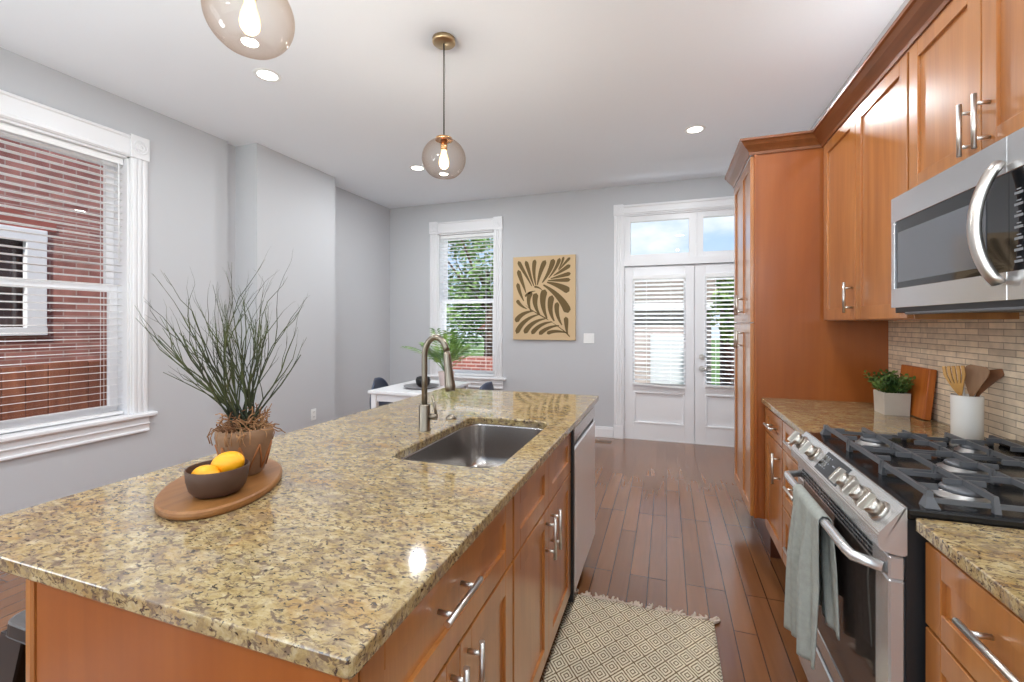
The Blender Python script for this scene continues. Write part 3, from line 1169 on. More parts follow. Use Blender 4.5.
# end panel and back panel
t = thing('island_panel', 'plain cherry panel closing the island end nearest the camera', 'panel', (-0.76, 0.50, 0))
MB().box(-1.0905, -0.412, 0.490, 0.510, 0, 0.884, 0.002).obj('end_board', M['cab_panel'], t)
MB().box(-0.412, -0.401, 0.492, 0.514, 0.115, 0.884, 0.001).obj('face_stile', M['cab'], t)
t = thing('island_panel', 'cherry panel along the seating side of the island beside the metal stool', 'panel', (-1.1, 1.55, 0))
MB().box(-1.113, -1.0925, 0.484, 2.61, 0, 0.884, 0.004).obj('back_board', M['cab'], t)

# dishwasher
t = thing('dishwasher', 'stainless dishwasher built into the far end of the island', 'dishwasher', (-0.7, 2.29, 0))
MB().box(-0.425, -1.0, 1.972, 2.602, 0.10, 0.874).obj('tub', M['black'], t)
mb = MB()
mb.box(-0.425, -0.39, 1.993, 2.6, 0.122, 0.772, 0.006, 2)
mb.obj('door', M['steel_dw'], t)
mb = MB()
mb.box(-0.425, -0.392, 1.993, 2.6, 0.798, 0.862, 0.005, 2)
mb.obj('control_panel', M['steel'], t)
MB().box(-0.425, -0.402, 1.993, 2.6, 0.772, 0.798).obj('pocket_handle', M['black'], t)
MB().box(-0.425, -0.391, 1.963, 1.991, 0.10, 0.874).obj('side_gasket', M['black'], t)
MB().box(-0.47, -0.488, 1.972, 2.602, 0.0, 0.115).obj('toe_kick', M['black'], t)

# sink ----------------------------------------------------------------------
t = thing('kitchen_sink', 'stainless steel undermount sink in the island countertop', 'sink', ((SX0 + SX1) / 2, (SY0 + SY1) / 2, 0.69))
loops = []
for i, z, r in ((-0.012, 0.8835, 0.082), (-0.004, 0.8835, 0.075), (-0.003, 0.875, 0.074), (0.004, 0.75, 0.07), (0.010, 0.708, 0.066), (0.028, 0.692, 0.055), (0.06, 0.688, 0.04)):
    loops.append(rrect(SX0 + i, SX1 - i, SY0 + i, SY1 - i, r, z, 8))
MB().loft(loops, False, True, smooth=True).obj('basin', M['sink'], t, solid=0.002)
mb = MB()
mb.lathe([(0.0, 0.0035), (0.02, 0.003), (0.032, 0.003), (0.042, 0.006), (0.046, 0.002)], (-0.65, 1.54, 0.689), 24)
mb.obj('drain', M['nickel'], t)

# faucet
FX, FY = -0.902, 1.555
t = thing('faucet', 'brushed nickel gooseneck pull-down faucet behind the island sink', 'faucet', (FX, FY, CT))
mb = MB()
mb.lathe([(0.0245, 0.0), (0.0245, 0.006), (0.0225, 0.009), (0.0225, 0.1), (0.0205, 0.104), (0.0, 0.104)], (FX, FY, CT), 28)
mb.obj('base', M['nickel_dk'], t)
pts = [(FX, FY, CT + 0.10), (FX, FY, CT + 0.2), (FX, FY, CT + 0.29)]
R = 0.05
for k in range(1, 13):
    a = PI - PI * 0.90 * k / 12
    pts.append((FX + R + R * math.cos(a), FY, CT + 0.29 + 0.078 * math.sin(a)))
MB().tube(pts, 0.0115, 16).obj('neck', M['nickel_dk'], t)
e = Vector(pts[-1])
dvec = Vector((0.016, 0, -0.15))
mb = MB()
mb.tube([e, e + dvec * 0.12, e + dvec * 0.5, e + dvec * 0.86, e + dvec * 0.9, e + dvec * 1.02], [0.0125, 0.0145, 0.0165, 0.0205, 0.0215, 0.019], 20)
mb.obj('spray_head', M['nickel_dk'], t)
mb = MB()
mb.cyl((FX + 0.018, FY + 0.004, CT + 0.055), (FX + 0.05, FY + 0.012, CT + 0.055), 0.012, 0.012, 16)
mb.tube([(FX + 0.045, FY + 0.012, CT + 0.06), (FX + 0.04, FY + 0.012, CT + 0.09), (FX + 0.028, FY + 0.012, CT + 0.14)], [0.006, 0.005, 0.0065], 10)
mb.obj('lever', M['nickel_dk'], t)

o = MB().lathe([(0.024, 0), (0.024, 0.006), (0.02, 0.009), (0.013, 0.010), (0.013, 0.017), (0.0, 0.018)], (0, 0, 0), 24).obj('air_switch_button', M['nickel_dk'])
o.location = (-0.905, 1.79, CT)
tag(o, 'small round nickel push button beside the island faucet', 'button')

# ------------------------------------------------------------------ island styling
bx, by, ba, bb, bth = -1.072, 0.845, 0.205, 0.128, math.radians(125)


def ell(s, z):
    return [(bx + (ba * s[0]) * math.cos(q) * math.cos(bth) - (bb * s[0]) * math.sin(q) * math.sin(bth),
             by + (ba * s[0]) * math.cos(q) * math.sin(bth) + (bb * s[0]) * math.sin(q) * math.cos(bth), z) for q in [2 * PI * k / 64 for k in range(64)]]


o = MB().loft([ell((0.965,), CT), ell((0.99,), CT + 0.004), ell((1.0,), CT + 0.010), ell((0.995,), CT + 0.016), ell((0.97,), CT + 0.02)], True, True).obj('serving_board', M['board'], off=(bx, by, CT))
o.location = (bx, by, CT)
tag(o, 'oval wooden serving board on the island under the bowl and potted plant', 'board')
BT = CT + 0.02

bc = (-1.006, 0.776, BT)
o = MB().lathe([(r_ * 0.85, z_ * 0.93) for r_, z_ in [(0.0, 0.0), (0.042, 0.0), (0.056, 0.004), (0.068, 0.018), (0.0745, 0.042), (0.0765, 0.068), (0.0745, 0.0695), (0.0725, 0.068), (0.0705, 0.044), (0.064, 0.022), (0.05, 0.010), (0.0, 0.008)]], (0, 0, 0), 48).obj('bowl', M['bowl'])
o.location = bc
tag(o, 'dark brown stoneware bowl holding lemons on the serving board', 'bowl')


def lemon(name, c, rx, rot, label):
    prof = []
    for k in range(17):
        a = -PI / 2 + PI * k / 16
        r = 0.029 * math.cos(a) ** 0.85 if 0 < k < 16 else 0.0
        z = 0.0385 * math.sin(a)
        if k in (0, 16):
            z = 0.043 * math.sin(a)
            r = 0.0012
        elif k in (1, 15):
            r, z = 0.0075, 0.0405 * math.sin(a)
        prof.append((r * rx, z * rx))
    o = MB().lathe(prof, (0, 0, 0), 24, cap0=True, cap1=True).obj(name, M['lemon'])
    o.location = c
    o.rotation_euler = rot
    tag(o, label, 'lemon', 'lemons in the dark bowl')
    return o


lemon('lemon', (bc[0] + 0.007, bc[1] + 0.020, BT + 0.064), 0.98, (0.2, 1.32, 0.45), 'larger lemon lying on top in the dark bowl')
lemon('lemon', (bc[0] - 0.010, bc[1] - 0.022, BT + 0.046), 0.86, (0.1, 1.5, 0.25), 'lower lemon half sunk behind the rim of the dark bowl')

# potted twig plant
pc = Vector((-1.074, 0.905, BT))
t = thing('potted_plant', 'tall wispy twig plant in a weathered clay pot on the serving board', 'plant', pc)
mb = MB()
n = 10
prof = [(0.040, 0.0), (0.046, 0.008), (0.066, 0.088), (0.069, 0.104), (0.068, 0.120), (0.062, 0.123), (0.059, 0.108), (0.0, 0.1)]
mb.lathe(prof, pc, 26)
mb.obj('pot', M['pot'], t)
mb = MB()


def pot_pt(a, z):
    r = 0.046 + (0.066 - 0.046) * (z - 0.008) / 0.080 + 0.0015
    return (pc.x + r * math.cos(a), pc.y + r * math.sin(a), pc.z + z)


for k in range(9):
    a0 = 2 * PI * k / 9 - 1.57
    da = PI / 9
    mb.tube([pot_pt(a0 - da, 0.016), pot_pt(a0 - da / 2, 0.05), pot_pt(a0, 0.084)], 0.0022, 5)
    mb.tube([pot_pt(a0 + da, 0.016), pot_pt(a0 + da / 2, 0.05), pot_pt(a0, 0.084)], 0.0022, 5)
    if k % 3 == 0:
        mb.quad(pot_pt(a0, 0.082), pot_pt(a0 - da * 0.45, 0.052), pot_pt(a0, 0.044), pot_pt(a0 + da * 0.45, 0.052))
mb.obj('relief', M['pot_line'], t)
mb = MB()
rnd = random.Random(3)
for k in range(170):
    a, r = rnd.uniform(0, 2 * PI), 0.060 * math.sqrt(rnd.random())
    p = Vector((pc.x + r * math.cos(a), pc.y + r * math.sin(a), pc.z + 0.112 + 0.022 * (1 - (r / 0.068) ** 2) + rnd.uniform(-0.004, 0.012)))
    pts = [p]
    dr = Vector((rnd.uniform(-1, 1), rnd.uniform(-1, 1), rnd.uniform(-0.3, 0.7))).normalized()
    for q in range(5):
        dr = (dr + Vector((rnd.uniform(-1, 1), rnd.uniform(-1, 1), rnd.uniform(-1, 0.9))) * 0.8).normalized()
        pts.append(pts[-1] + dr * 0.011)
    mb.tube(pts, 0.0014, 4)
for k in range(9):
    a = -1.2 + rnd.uniform(-1.2, 1.6)
    p = Vector((pc.x + 0.063 * math.cos(a), pc.y + 0.063 * math.sin(a), pc.z + 0.122))
    mb.tube([p, p + Vector((0.012 * math.cos(a), 0.012 * math.sin(a), 0.008)), p + Vector((0.02 * math.cos(a), 0.02 * math.sin(a), -0.012)), p + Vector((0.016 * math.cos(a + .4), 0.02 * math.sin(a), -0.03))], 0.0014, 4)
mb.obj('moss', M['moss'], t)
mb = MB()
# camera-plane axes are only used to lean the sheaf: it grows as a wide fan in the room
ax1 = Vector((0.80, 0.60, 0)).normalized()
ax2 = Vector((-0.60, 0.80, 0)).normalized()


def twig(p, dr, L, r, depth, rnd):
    nseg = max(3, int(L / 0.045))
    pts, rad = [p], [r]
    for q in range(nseg):
        f = (q + 1) / nseg
        dr = (dr + Vector((rnd.uniform(-1, 1), rnd.uniform(-1, 1), rnd.uniform(-0.6, 0.9))) * 0.22 + Vector((0, 0, 0.02))).normalized()
        pts.append(pts[-1] + dr * (L / nseg))
        rad.append(r * (1 - 0.6 * f))
        if depth and q >= 1 and rnd.random() < 0.7:
            side = (dr + Vector((rnd.uniform(-1, 1), rnd.uniform(-1, 1), rnd.uniform(-0.2, 0.8))) * 0.42).normalized()
            twig(pts[-1], side, L * rnd.uniform(0.28, 0.5) * (1.2 - f * 0.4), rad[-1] * 0.75, depth - 1, rnd)
    mb.tube(pts, rad, 4)


rnd = random.Random(12)
for k in range(32):
    s = rnd.uniform(-0.95, 1.0)
    s2 = rnd.uniform(-0.7, 0.7)
    lean = ax1 * (s * 0.60 - 0.12) + ax2 * s2 * 0.45 + Vector((0, 0, 1))
    base = pc + Vector((rnd.uniform(-0.022, 0.022), rnd.uniform(-0.022, 0.022), 0.112))
    L = rnd.uniform(0.26, 0.37) * (1.04 - 0.15 * abs(s))
    twig(base, lean.normalized(), L, 0.0030, 2, rnd)
mb.obj('foliage', M['twig'], t)

# ================================================================== RIGHT RUN
FR = Frame((0.545, 0, 0), (0, 1, 0), (-1, 0, 0))       # base carcass face; doors come out to 0.541
granite_slab('countertop', 0.508, XR, 1.960, 2.879, 'granite countertop between the pantry and the range, under the planter')
granite_slab('countertop', 0.508, XR, 0.45, 1.208, 'granite countertop on the near side of the range')
t = thing('base_cabinet', 'cherry base cabinet with a drawer over one door beside the tall pantry', 'cabinet', (0.83, 2.665, 0))
carcass(t, 0.545, 1.10, 2.462, 2.875, 0.19, 0.883, 0.625)
d = shaker(t, 'drawer', FR, 2.466, 2.862, 0.735, 0.868)
bar_handle(d, t, FR, 2.63, 0.80, 0.15, False)
d = shaker(t, 'door', FR, 2.466, 2.862, 0.195, 0.731)
bar_handle(d, t, FR, 2.51, 0.62, 0.15, True)
t = thing('base_cabinet', 'cherry base cabinet with three stacked drawers next to the range', 'cabinet', (0.83, 2.21, 0))
carcass(t, 0.545, 1.10, 1.962, 2.460, 0.19, 0.883, 0.625)
for za, zb in ((0.735, 0.868), (0.465, 0.731), (0.195, 0.461)):
    d = shaker(t, 'drawer', FR, 1.968, 2.458, za, zb)
    bar_handle(d, t, FR, 2.20, (za + zb) / 2 + 0.01, 0.15, False)
t = thing('base_cabinet', 'cherry base cabinet with drawer fronts on the near side of the range', 'cabinet', (0.83, 0.83, 0))
carcass(t, 0.545, 1.10, 0.47, 1.205, 0.19, 0.883, 0.625)
for za, zb in ((0.690, 0.868), (0.44, 0.686), (0.195, 0.436)):
    d = shaker(t, 'drawer', FR, 0.475, 1.203, za, zb)
    bar_handle(d, t, FR, 0.93, (za + zb) / 2 + 0.02, 0.19, False)

# tall pantry
FP = Frame((0.474, 0, 0), (0, 1, 0), (-1, 0, 0))
t = thing('pantry_cabinet', 'tall cherry pantry cabinet with four doors next to the french doors', 'cabinet', (0.79, 3.2, 0))
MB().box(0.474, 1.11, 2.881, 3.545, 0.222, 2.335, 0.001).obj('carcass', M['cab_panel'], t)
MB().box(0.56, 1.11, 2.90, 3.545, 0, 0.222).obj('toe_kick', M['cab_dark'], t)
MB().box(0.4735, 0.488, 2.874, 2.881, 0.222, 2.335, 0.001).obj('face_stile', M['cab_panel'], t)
for a, b, hu in ((2.884, 3.212, 3.168), (3.212, 3.54, 3.258)):
    d = shaker(t, 'upper_door', FP, a, b, 1.342, 2.298)
    bar_handle(d, t, FP, hu, 1.452, 0.125, True)
    d = shaker(t, 'lower_door', FP, a, b, 0.226, 1.338)
    bar_handle(d, t, FP, hu, 1.235, 0.125, True)

# wall cabinets
FU = Frame((0.825, 0, 0), (0, 1, 0), (-1, 0, 0))
t = thing('wall_cabinet', 'cherry wall cabinet with two tall doors between the pantry and the microwave', 'cabinet', (0.96, 2.4, 1.35))
MB().box(0.825, 1.11, 1.952, 2.870, 1.35, 2.335, 0.001).obj('carcass', M['cab'], t)
d = shaker(t, 'door', FU, 2.423, 2.856, 1.352, 2.302)
bar_handle(d, t, FU, 2.455, 1.455, 0.14, True)
d = shaker(t, 'door', FU, 1.958, 2.421, 1.352, 2.302)
t = thing('wall_cabinet', 'short cherry wall cabinet with two doors above the microwave', 'cabinet', (0.96, 1.57, 1.78))
MB().box(0.825, 1.11, 1.176, 1.950, 1.785, 2.335, 0.001).obj('carcass', M['cab'], t)
for a, b, hu in ((1.565, 1.948, 1.592), (1.18, 1.563, 1.528)):
    d = shaker(t, 'door', FU, a, b, 1.787, 2.302)
    bar_handle(d, t, FU, hu, 1.874, 0.145, True)

# crown moulding swept along the cabinet tops
prof = [(0.0, 2.302), (0.006, 2.302), (0.010, 2.316), (0.022, 2.330), (0.040, 2.348), (0.052, 2.366), (0.060, 2.370), (0.062, 2.382), (0.0, 2.382)]
path = [((0.455, 3.545), (-1, 0)), ((0.455, 2.879), (-1, -1)), ((0.806, 2.879), (-1, -1)), ((0.806, 1.17), (-1, 0))]
mb = MB()
mb.loft([[(px + nx * d_, py + ny * d_, z) for d_, z in prof] for (px, py), (nx, ny) in path], True, True)
struct(mb.obj('trim_2', M['crown']))
MB_ = None

# ------------------------------------------------------------------ microwave
FM = Frame((0.755, 0, 0), (0, 1, 0), (-1, 0, 0))
t = thing('microwave', 'stainless over-the-range microwave with bowed handle', 'microwave', (0.93, 1.57, 1.39))
MB().box(0.79, 1.10, 1.182, 1.944, 1.395, 1.78, 0.002).obj('body', M['grey_plastic'], t)
mb = MB()
FM.box(mb, 1.374, 1.948, -0.035, 0, 1.69, 1.776, 0.001)
FM.box(mb, 1.374, 1.948, -0.035, 0, 1.39, 1.457, 0.001)
FM.box(mb, 1.924, 1.948, -0.035, 0, 1.455, 1.692, 0.002)
dd = mb.obj('door', M['steel_h'], t)
mb = MB()
FM.box(mb, 1.374, 1.926, -0.03, -0.004, 1.455, 1.692)
g = mb.obj('door_glass', M['blackglass'], dd, off=t.location)
mb = MB()
FM.box(mb, 1.452, 1.905, -0.006, -0.0025, 1.478, 1.650)
mb.obj('viewing_window', M['greyglass'], dd, off=t.location)
mb = MB()
FM.box(mb, 1.178, 1.3732, -0.035, 0, 1.69, 1.776, 0.001)
FM.box(mb, 1.178, 1.3732, -0.035, 0, 1.39, 1.457, 0.001)
FM.box(mb, 1.178, 1.371, -0.035, -0.02, 1.44, 1.70)
cp = mb.obj('control_column', M['steel_h'], t)
mb = MB()
FM.box(mb, 1.18, 1.371, -0.03, -0.003, 1.455, 1.692)
mb.obj('keypad', M['blackglass'], cp, off=t.location)
mb = MB()
for r in range(7):
    for c in range(3):
        u = 1.34 - c * 0.045
        FM.box(mb, u - 0.013, u + 0.013, -0.004, -0.002, 1.475 + r * 0.026, 1.481 + r * 0.026)
        FM.box(mb, u - 0.007, u + 0.006, -0.004, -0.002, 1.485 + r * 0.026, 1.488 + r * 0.026)
mb.obj('key_lettering', M['text_grey'], cp, off=t.location)
hp = []
for k in range(17):
    s = -1 + 2 * k / 16
    hp.append((0.755 - 0.012 - 0.034 * (1 - s * s) ** 0.8, 1.378 + 0.022 * (1 - s * s), 1.572 + 0.142 * s))
mb = MB()
loops = []
for i, p in enumerate(hp):
    p = Vector(p)
    tg = (Vector(hp[min(i + 1, 16)]) - Vector(hp[max(i - 1, 0)])).normalized()
    w = Vector((0, 1, 0))
    nn = tg.cross(w).normalized()
    loops.append([p + w * 0.018 * math.cos(q) + nn * 0.012 * math.sin(q) for q in [2 * PI * j / 16 for j in range(16)]])
mb.loft(loops, True, True, smooth=True)
mb.obj('handle', M['nickel'], t)
mb = MB()
mb.box(0.76, 1.09, 1.20, 1.93, 1.372, 1.394, 0.002)
mb.obj('vent_grille', M['black'], t)
mb = MB()
mb.box(0.758, 0.80, 1.23, 1.86, 1.366, 1.374, 0.002)
mb.obj('task_light', M['grey_plastic'], t)

# ------------------------------------------------------------------ range
RY0, RY1 = 1.213, 1.955
t = thing('gas_range', 'stainless slide-in gas range with five black burners and front knobs', 'stove', (0.78, 1.567, 0))
MB().box(0.498, 1.095, RY0 + 0.004, RY1 - 0.004, 0.06, 0.905).obj('body', M['black'], t)
mb = MB()
mb.prism([(0.4965, 0.931), (0.446, 0.866), (0.448, 0.832), (0.478, 0.822), (0.4995, 0.822), (0.4995, 0.931)], RY0, RY1, 'Y')
bmesh.ops.bevel(mb.bm, geom=[e for e in mb.bm.edges if abs(e.verts[0].co.y - e.verts[1].co.y) > 0.1], offset=0.003, segments=2, affect='EDGES')
pnl = mb.obj('control_panel', M['steel'], t)
# slanted panel frame
p0, p1 = Vector((0.446, 0, 0.866)), Vector((0.4965, 0, 0.931))
sl = (p1 - p0).normalized()
nrm = Vector((-sl.z, 0, sl.x))


def on_panel(y, s, h):
    q = p0.lerp(p1, s) + nrm * h
    return Vector((q.x, y, q.z))


for y in (1.902, 1.751, 1.456, 1.362, 1.268):
    k = on_panel(y, 0.48, 0)
    mb = MB()
    mb.cyl(k, k + nrm * 0.008, 0.027, 0.025, 24)
    mb.cyl(k + nrm * 0.008, k + nrm * 0.030, 0.021, 0.019, 24)
    # grip bar
    a = k + nrm * 0.028
    ring = []
    for hh, wv, lv in ((0, 0.008, 0.0235), (0.014, 0.0065, 0.022), (0.016, 0.005, 0.020)):
        ring.append([a + nrm * hh + Vector((0, 1, 0)) * wv * sy_ + sl * lv * sz_ for sy_, sz_ in ((-1, -1), (1, -1), (1, 1), (-1, 1))])
    mb.loft(ring, True, True)
    mb.obj('knob', M['knob'], t)
mb = MB()
ring = [[on_panel(y, s, h) for y, s in ((1.500, 0.1), (1.686, 0.1), (1.686, 0.9), (1.500, 0.9))] for h in (-0.002, 0.0015)]
mb.loft(ring, True, True)
disp = mb.obj('display', M['blackglass'], t)
for nm, keys in (('button_lettering', [(1.67 - 0.016 * q, 0.28 + 0.22 * r_, 0.006, 0.05) for q in range(4) for r_ in range(3)]),
                 ('clock_lettering', [(1.575, 0.55, 0.02, 0.05)]),
                 ('button_lettering', [(1.54, 0.32, 0.008, 0.05), (1.525, 0.32, 0.006, 0.05), (1.54, 0.6, 0.008, 0.05)])):
    mb = MB()
    for yy, s, w, hgt in keys:
        mb.loft([[on_panel(yy + dy, s + ds, h) for dy, ds in ((0, 0), (w, 0), (w, hgt), (0, hgt))] for h in (0.0012, 0.0022)], True, True)
    mb.obj(nm, M['text_grey'], disp, off=t.location)
# oven door
FO = Frame((0.468, 0, 0), (0, 1, 0), (-1, 0, 0))
mb = MB()
FO.box(mb, RY0 + 0.004, RY1 - 0.004, -0.03, 0, 0.765, 0.818, 0.004)
FO.box(mb, RY0 + 0.004, RY0 + 0.075, -0.03, 0, 0.275, 0.765, 0.004)
FO.box(mb, RY1 - 0.075, RY1 - 0.004, -0.03, 0, 0.275, 0.765, 0.004)
FO.box(mb, RY0 + 0.075, RY1 - 0.075, -0.03, 0, 0.275, 0.33, 0.003)
od = mb.obj('oven_door', M['steel'], t)
mb = MB()
FO.box(mb, RY0 + 0.073, RY1 - 0.073, -0.028, -0.003, 0.328, 0.767)
mb.obj('oven_window', M['ovenglass'], od, off=t.location)
mb = MB()
for k in range(19):
    u = RY0 + 0.09 + k * 0.031
    FO.box(mb, u, u + 0.024, -0.01, 0.0012, 0.776, 0.783)
    FO.box(mb, u, u + 0.024, -0.01, 0.0012, 0.788, 0.795)
    FO.box(mb, u, u + 0.024, -0.01, 0.0012, 0.800, 0.807)
mb.obj('vent_slots', M['black'], od, off=t.location)
hz, hx = 0.787, 0.412
pts = []
for k in range(21):
    s = -1 + 2 * k / 20
    y = (RY0 + RY1) / 2 - 0.014 + s * 0.336
    e_ = max(0.0, (abs(s) - 0.86) / 0.14)
    pts.append((hx + 0.053 * e_ ** 2, y, hz - 0.004 * e_))
MB().tube(pts, 0.0125, 14).obj('oven_handle', M['steel'], t)
mb = MB()
FO.box(mb, RY0 + 0.004, RY1 - 0.004, -0.03, 0.002, 0.085, 0.262, 0.005)
mb.obj('storage_drawer', M['steel'], t)
# cooktop
mb = MB()
mb.box(0.500, 1.100, RY0, RY1, 0.904, 0.928, 0.003)
mb.box(1.050, 1.100, RY0, RY1, 0.926, 0.950, 0.006)
mb.obj('cooktop', M['enamel'], t)
for bx_, by_, r in ((0.66, 1.345, 0.046), (0.92, 1.345, 0.040), (0.785, 1.584, 0.05), (0.66, 1.82, 0.042), (0.92, 1.82, 0.036)):
    mb = MB()
    mb.lathe([(r * 1.25, 0), (r * 1.25, 0.004), (r * 1.02, 0.006), (r, 0.012), (r * 0.96, 0.013)], (bx_, by_, 0.928), 28)
    bo = mb.obj('burner', M['burner_metal'], t)
    mb = MB()
    mb.lathe([(r * 0.9, 0.013), (r * 0.92, 0.018), (r * 0.86, 0.022), (0, 0.023)], (bx_, by_, 0.928), 28)
    mb.obj('burner_cap', M['iron'], bo, off=t.location)
GZ = 0.964


def bar(mb, a, b, w=0.008, h=0.013):
    """a cast bar with a slightly narrower top"""
    a, b = Vector(a), Vector(b)
    d_ = (b - a).normalized()
    s_ = d_.cross(Vector((0, 0, 1))).normalized()
    up = Vector((0, 0, 1))
    lp = []
    for p in (a, b):
        lp.append([p + s_ * w / 2 * 1.1 - up * h, p - s_ * w / 2 * 1.1 - up * h, p - s_ * w / 2 * 0.85, p + s_ * w / 2 * 0.85])
    mb.loft(lp, True, True)


def foot(mb, x, y, sy_, big=False):
    """a bar end turned down to the cooktop, flaring towards its foot"""
    a, b = (0.0045, 0.006) if not big else (0.006, 0.014)
    mb.loft([[(x + dx * q, y + oy + dy * q, z) for dx, dy in ((-1, -1), (1, -1), (1, 1), (-1, 1))] for q, oy, z in ((a, 0, GZ), (a * 1.1, sy_ * 0.002, GZ - 0.014), (b, sy_ * 0.006, 0.9285))], True, True)


gxs = [0.552, 0.667, 0.785, 0.903, 1.020]
gw = (RY1 - RY0 - 0.045) / 3
for k in range(3):
    y0 = RY0 + 0.030 + k * gw + 0.006
    y1 = y0 + gw - 0.020
    ym = (y0 + y1) / 2
    mb = MB()
    for i, x in enumerate(gxs):
        bar(mb, (x, y0, GZ), (x, y1, GZ))
        for y, sg in ((y0, -1), (y1, 1)):
            foot(mb, x, y, sg, big=(i == 0 and ((k == 0 and sg < 0) or (k == 2 and sg > 0))))
        # short fingers reaching in from the long bars over the burners
        for sg in (-1, 1):
            if 0 <= i + sg < len(gxs):
                for yy in ((ym,) if i % 2 else (ym - 0.055, ym + 0.055)):
                    bar(mb, (x, yy, GZ), (x + sg * 0.040, yy, GZ), 0.007)
    for y in (y0 + 0.004, y1 - 0.004):
        bar(mb, (gxs[0], y, 0.946), (gxs[-1], y, 0.946), 0.008, 0.010)
    mb.obj('grate', M['iron'], t)

# towel on the oven handle ---------------------------------------------------
ty0, ty1 = 1.445, 1.705


def towel_pt(a, b):
    # a across (0..1), b along: 0 back hem .. 1 front hem
    s = b * 1.0
    Lb, Lf = 0.30, 0.435
    top = 0.045
    d_ = b * (Lb + top + Lf)
    r = 0.0165
    if d_ < Lb:
        x, z, dn = hx + r, hz + 0.002 - (Lb - d_), (Lb - d_) / Lb
    elif d_ < Lb + top:
        q = (d_ - Lb) / top * PI
        x, z, dn = hx + r * math.cos(q), hz + 0.002 + r * math.sin(q), 0.0
    else:
        x, z, dn = hx - r, hz + 0.002 - (d_ - Lb - top), (d_ - Lb - top) / Lf
    front = d_ > Lb + top
    fold = (0.013 * math.sin(a * 13.0 + 0.6) + 0.008 * math.sin(a * 31 + 1.2 + 2 * dn)) * min(1, dn * 2.2)
    if front:
        x += fold - 0.006 * dn - 0.006 * min(1, dn * 3)
    else:
        x += 0.4 * fold + 0.004 * dn
        x = min(x, 0.459)
    y = ty0 + (ty1 - ty0) * a
    mid = (ty0 + ty1) / 2
    y = mid + (y - mid) * (1.0 - 0.03 * math.sin(PI * min(1, dn * 1.2))) + (0.02 * dn if front else -0.03 * dn)
    if front:
        z -= 0.03 * dn * (a - 0.3)
    return (x, y, z)


o = MB().grid(towel_pt, 56, 64).obj('kitchen_towel', M['towel'], off=((hx, 1.595, hz)), solid=0.003)
o.location = (hx, 1.595, hz)
tag(o, 'grey linen kitchen towel draped over the oven door handle', 'towel')

# ------------------------------------------------------------------ counter objects
pl = Vector((0.998, 2.569, CT))
t = thing('planter', 'small pale concrete planter with green succulents on the counter', 'plant', pl)
mb = MB()
px, py = 0.050, 0.058
mb.loft([[(pl.x + sx_ * px * q, pl.y + sy_ * py * q, CT + z) for sx_, sy_ in ((-1, -1), (1, -1), (1, 1), (-1, 1))] for q, z in ((0.94, 0), (1.0, 0.102), (0.9, 0.102), (0.88, 0.092))], True, True)
mb.obj('pot', M['planter'], t)
mb = MB()
rnd = random.Random(5)
for k in range(60):
    a = rnd.uniform(0, 2 * PI)
    rr_ = 0.048 * math.sqrt(rnd.random())
    base = Vector((pl.x + rr_ * math.cos(a), pl.y + rr_ * math.sin(a), CT + 0.095))
    out = Vector((math.cos(a), math.sin(a) * 1.5, 0))
    dr = (out * rnd.uniform(0.1, 0.95) * (rr_ / 0.048) + Vector((rnd.uniform(-0.2, 0.2), rnd.uniform(-0.2, 0.2), 1))).normalized()
    L = rnd.uniform(0.05, 0.105)
    mb.tube([base, base + dr * L * 0.5, base + dr * L], [0.0022, 0.002, 0.001], 4)
    for q in range(9):
        f = 0.25 + 0.75 * q / 8
        c = base + dr * L * f
        th = q * 2.4 + a
        w = dr.cross(Vector((math.cos(th), math.sin(th), 0.3))).normalized()
        tip = c + (w * 0.9 + dr * 0.55).normalized() * rnd.uniform(0.016, 0.026)
        sd = (tip - c).cross(dr).normalized() * 0.0065
        mid_ = c.lerp(tip, 0.55)
        up_ = dr * 0.002
        mb.quad(c, mid_ + sd, tip, mid_ - sd, smooth=True)
        mb.quad(c, mid_ - sd - up_, tip, mid_ + sd - up_, smooth=True)
mb.obj('foliage', M['succulent'], t, fix=False)

# cutting board leaning on the backsplash
o = MB()
o.box(-0.014, 0.014, -0.125, 0.125, 0, 0.222, 0.004, 2)
o = o.obj('cutting_board', M['board2'])
o.location = (1.0665, 2.545, CT + 0.002)
o.rotation_euler = (0, 0.10, 0)
tag(o, 'orange-brown wooden cutting board leaning on the tile backsplash', 'board')

cc = Vector((1.020, 2.055, CT))
o = MB().lathe([(0.0, 0.0), (0.040, 0.0), (0.0425, 0.003), (0.0435, 0.162), (0.0418, 0.165), (0.040, 0.162), (0.039, 0.012), (0, 0.010)], (0, 0, 0), 40).obj('utensil_crock', M['crock'])
o.location = cc
tag(o, 'white ceramic crock holding cooking utensils beside the range', 'crock')


